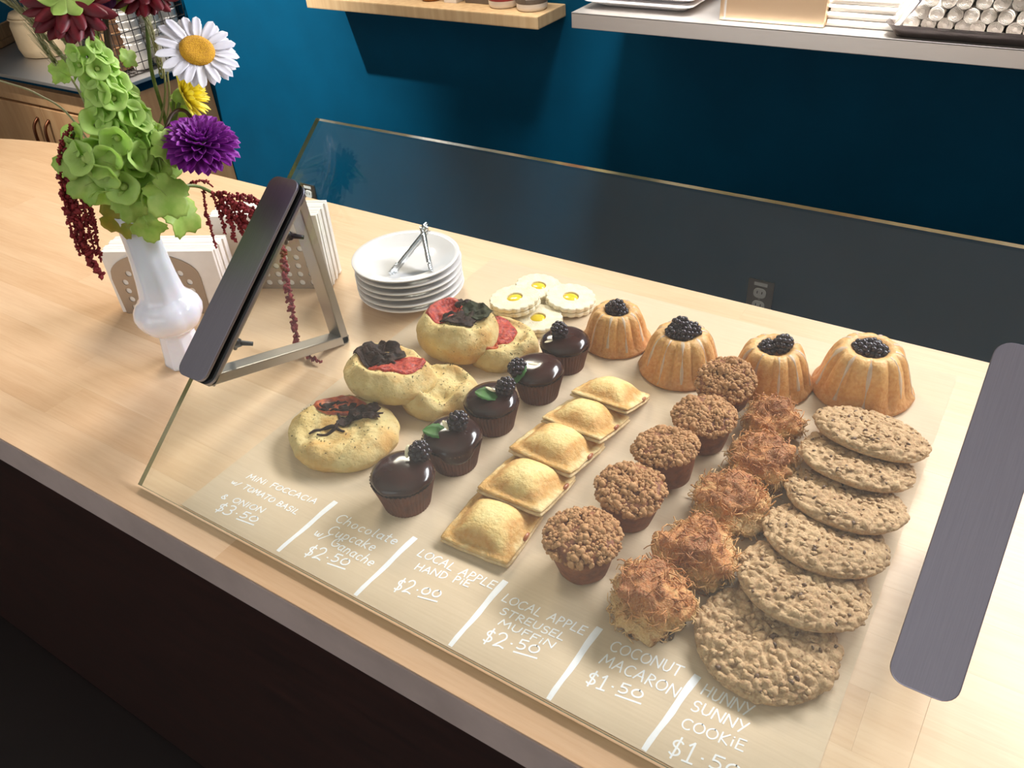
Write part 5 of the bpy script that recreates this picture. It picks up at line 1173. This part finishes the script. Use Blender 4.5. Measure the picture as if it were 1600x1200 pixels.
# tray with rolled napkins
xa_ = atz(1392, 62, zs).x; tray = empty('sheet_tray', (xa_ + .2, 1.775, zs), label='dark grey metal sheet tray full of rolled napkins on the steel shelf', cat='tray')
b = bmesh.new(); lo = [b.verts.new((p_[0], p_[1], .001)) for p_ in rounded_rect(.40, .22, .015)]; hi = [b.verts.new((p_[0], p_[1], .022)) for p_ in rounded_rect(.43, .25, .02)]; h2 = [b.verts.new((p_[0], p_[1], .024)) for p_ in rounded_rect(.436, .256, .02)]; l2 = [b.verts.new((p_[0], p_[1], .003)) for p_ in rounded_rect(.396, .216, .015)]
nq = len(lo)
for i in range(nq):
    j = (i + 1) % nq; b.faces.new((lo[i], lo[j], hi[j], hi[i])); b.faces.new((hi[i], hi[j], h2[j], h2[i])); b.faces.new((h2[i], h2[j], l2[j], l2[i]))
b.faces.new(lo[::-1]); b.faces.new(l2); obj('tray_pan', bm_mesh('tray_pan', b, M['dark_steel'], False), tray)
box('tray_liner', .39, .21, .0012, M['napkin'], tray, (0, 0, .0038), bev=0)
sp_ = []
for turn in range(40):
    a = turn / 40 * 4 * 2 * pi; rr = .0035 + .0085 * turn / 40; sp_.append((rr * cos(a), rr * sin(a)))
V, Fq = [], []
for (x, y) in sp_: V += [(x, 0, y), (x, .19, y)]
Fq = [(2 * i, 2 * i + 1, 2 * i + 3, 2 * i + 2) for i in range(39)]
o_ = len(V); 
for k in range(20): a = 2 * pi * k / 20; V += [(.0125 * cos(a), .001, .0125 * sin(a)), (.0125 * cos(a), .19, .0125 * sin(a))]
Fq += [(o_ + 2 * k, o_ + 2 * ((k + 1) % 20), o_ + 2 * ((k + 1) % 20) + 1, o_ + 2 * k + 1) for k in range(20)]
c_ = len(V); V += [(.0122 * cos(2 * pi * k / 20), .003, .0122 * sin(2 * pi * k / 20)) for k in range(20)]; Fq.append(tuple(range(c_, c_ + 20)))
ROLL = mesh('rolled_napkin', V, Fq, M['napkin'])
random.seed(31); cnt = 0
for lay, nn_ in enumerate((14, 13, 10, 6)):
    for k in range(nn_):
        x = xa_ + .022 + (k + .5 * lay) * .0268 + (0 if lay < 3 else .05) + random.uniform(-.002, .002)
        o = obj('rolled_napkin', ROLL, None, (x, 1.668 + .004 + random.uniform(0, .014) + (.012 if lay == 0 else 0), zs + .0175 + lay * .0218 + random.uniform(0, .001)), (random.uniform(-.02, .02), random.uniform(0, 6), random.uniform(-.05, .05)))
        tag(o, 'rolled white napkin heaped in the grey sheet tray', 'napkin', 'rolled napkins heaped in the tray')
# outlets
def outlet(px, py, lab):
    p = aty(px, py, YW); o = empty('wall_outlet', (p.x, YW, p.z), label=lab, cat='outlet', group='duplex outlets low on the teal wall')
    box('cover_plate', .07, .005, .115, M['frame_steel'], o, (0, -.003, 0), bev=.002)
    for s in (-1, 1):
        rc = obj('receptacle', bm_mesh('receptacle', prism(rounded_rect(.034, .029, .012), 0, .003, .0006), M['outlet'], False), o, (0, -.0055, s * .0195), (R(90), 0, 0))
        for dx in (-1, 1): box('slot', .0022, .0012, .008, M['slot'], rc, (dx * .0065, .003, .0032), bev=0, rot=(R(90), 0, 0))
    obj('screw', mesh('screw', *lathe([(.0035, 0), (.003, .0012), (.001, .0014)], 12), M['steel']), o, (0, -.0055, 0), (R(90), 0, 0))
    box('sticker', .036, .0006, .010, M['outlet'], o, (0, -.0058, .046), bev=0)
outlet(1187, 466, 'steel duplex outlet low on the teal wall behind the bundt cakes'); outlet(486, 310, 'steel duplex outlet on the teal wall behind the napkin holders')

# ------------------------------------------------------------------ back cabinet with steel top and its goods
CX, CY, CZ = -2.63, 1.54, 0.775
cb2 = empty('base_cabinet', (CX - .9, CY, 0), label='maple base cabinet with bow handles and steel top beside the teal wall', cat='cabinet')
dp = YW - CY - .004
box('carcass', 1.8, dp - .02, .66, M['maple'], cb2, (0, dp / 2 + .01, .40), bev=.002)
box('teal_band', 1.79, dp - .03, .036, M['teal'], cb2, (0, dp / 2 + .01, .748), bev=0)  # teal band between the carcass and the steel top
for k in range(4):
    dr = box('door', .445, .018, .60, M['maple'], cb2, (-.675 + k * .45, .009, .36), bev=.003)
    sx = .19 if k % 2 == 0 else -.19
    pts = [(sx, -.009, .26), (sx, -.035, .235), (sx, -.042, .18), (sx, -.035, .125), (sx, -.009, .10)]
    obj('bow_handle', mesh('bow_handle', *tube(spline(pts, 6), .006, 8), M['handle']), dr)
box('top_rail', 1.8, .018, .06, M['maple'], cb2, (0, .009, .70), bev=.002)
st = box('steel_top', 1.86, dp + .03, .012, M['steel'], cb2, (0, dp / 2 - .012, .770), bev=.002)
def on_top(px, py): return atz(px, py, CZ + .002)
# wire basket holding a brown crate and paper packs
p = on_top(215, 118); wbk = empty('wire_basket', (-2.765, 1.80, CZ + .002), label='dark wire grid basket full of white cups on the steel topped cabinet', cat='basket')
def wires(plane, a0, a1, na, b0, b1, nb, cst):
    parts = []
    f = (lambda a, b: (a, cst, b)) if plane == 'y' else (lambda a, b: (cst, a, b)) if plane == 'x' else (lambda a, b: (a, b, cst))
    for i in range(na + 1): a = a0 + (a1 - a0) * i / na; parts.append(tube([f(a, b0), f(a, b1)], .0016, 5))
    for i in range(nb + 1): b = b0 + (b1 - b0) * i / nb; parts.append(tube([f(a0, b), f(a1, b)], .0016, 5))
    return join(parts)
for pl_, a0, a1, cst in (('y', -.115, .115, -.14), ('y', -.115, .115, .14), ('x', -.14, .14, .115), ('x', -.14, .14, -.115)):
    obj('wire_side', mesh('wire_side', *wires(pl_, a0, a1, 8 if pl_ == 'y' else 9, .002, .27, 8, cst), M['wire'], False), wbk)
obj('wire_floor', mesh('wire_floor', *wires('z', -.115, .115, 8, -.14, .14, 9, .003), M['wire'], False), wbk)
cr = empty('wooden_crate', (-2.795, 1.735, CZ + .0065), label='small brown wooden box standing inside the wire basket', cat='box')
box('front_panel', .11, .012, .16, M['crate_wood'], cr, (0, -.05, .08)); box('back_panel', .11, .012, .16, M['crate_wood'], cr, (0, .05, .08)); box('side_panel', .012, .112, .16, M['brown_wood'], cr, (.061, 0, .08)); box('side_panel', .012, .112, .16, M['brown_wood'], cr, (-.061, 0, .08)); box('bottom_panel', .11, .09, .01, M['crate_wood'], cr, (0, 0, .006))
for k in range(3): box('slat', .004, .10, .004, M['crate_wood'], cr, (.0685, 0, .03 + .045 * k), bev=.001)
pk = empty('napkin_pack', (-2.795, 1.735, CZ + .168), label='white paper pack resting on the brown box in the wire basket', cat='napkins')
for k in range(4): obj('napkin_fold', bm_mesh('napkin_fold', box_bm(.125, .13, .02, (.002 * sin(k * 2), 0, .0105 + k * .021), .005, 2), M['napkin'], False), pk)
for i, (x, y, hN) in enumerate([(-2.694, 1.745, 6), (-2.694, 1.825, 7), (-2.775, 1.885, 7), (-2.694, 1.898, 8)]):
    cs = empty('cup_stack', (x, y, CZ + .0065), label=['nearest the crate, shortest', 'second', 'rear inner', 'rear outer, tallest'][i] + ' column of nested white paper cups in the wire basket', cat='cups', group='nested white cups in the basket')
    for k in range(hN): obj('paper_cup', CUPM if k or i else (globals().__setitem__('CUPM', mesh('paper_cup', *lathe([(.026, 0), (.027, .001), (.034, .080), (.0365, .082), (.0365, .086), (.034, .087), (.0255, .004)], 28), M['napkin'])) or CUPM), cs, (0, 0, k * .024))
# crock and board beyond
p = on_top(84, 80); ck = empty('beige_crock', (p.x, min(p.y, YW - .12), CZ + .002), label='squat beige stoneware crock behind the burgundy dahlia', cat='crock')
obj('crock_body', mesh('crock_body', *lathe([(.095, 0), (.105, .004), (.112, .03), (.112, .11), (.105, .125), (.112, .132), (.108, .136), (.098, .12), (.098, .03)], 40), M['beige']), ck); obj('crock_lid', mesh('crock_lid', *lathe([(.10, .134), (.108, .138), (.10, .15), (.04, .158), (.018, .16), (.018, .172), (.024, .18), (.014, .188)], 36), M['beige']), ck)
a_, b_ = on_top(-40, 98), on_top(38, 58); d_ = b_ - a_
cu = empty('bread_board', ((a_.x + b_.x) / 2, (a_.y + b_.y) / 2, CZ + .002), (0, 0, math.atan2(d_.y, d_.x)), 'pale wooden board with raised rim at the far end of the steel top', 'board')
box('board', d_.length * 1.2, .16, .025, M['crate_wood'], cu, (0, .08, .0135), bev=.004); box('board_rim', d_.length * 1.2, .018, .05, M['crate_wood'], cu, (0, .009, .051), bev=.003)
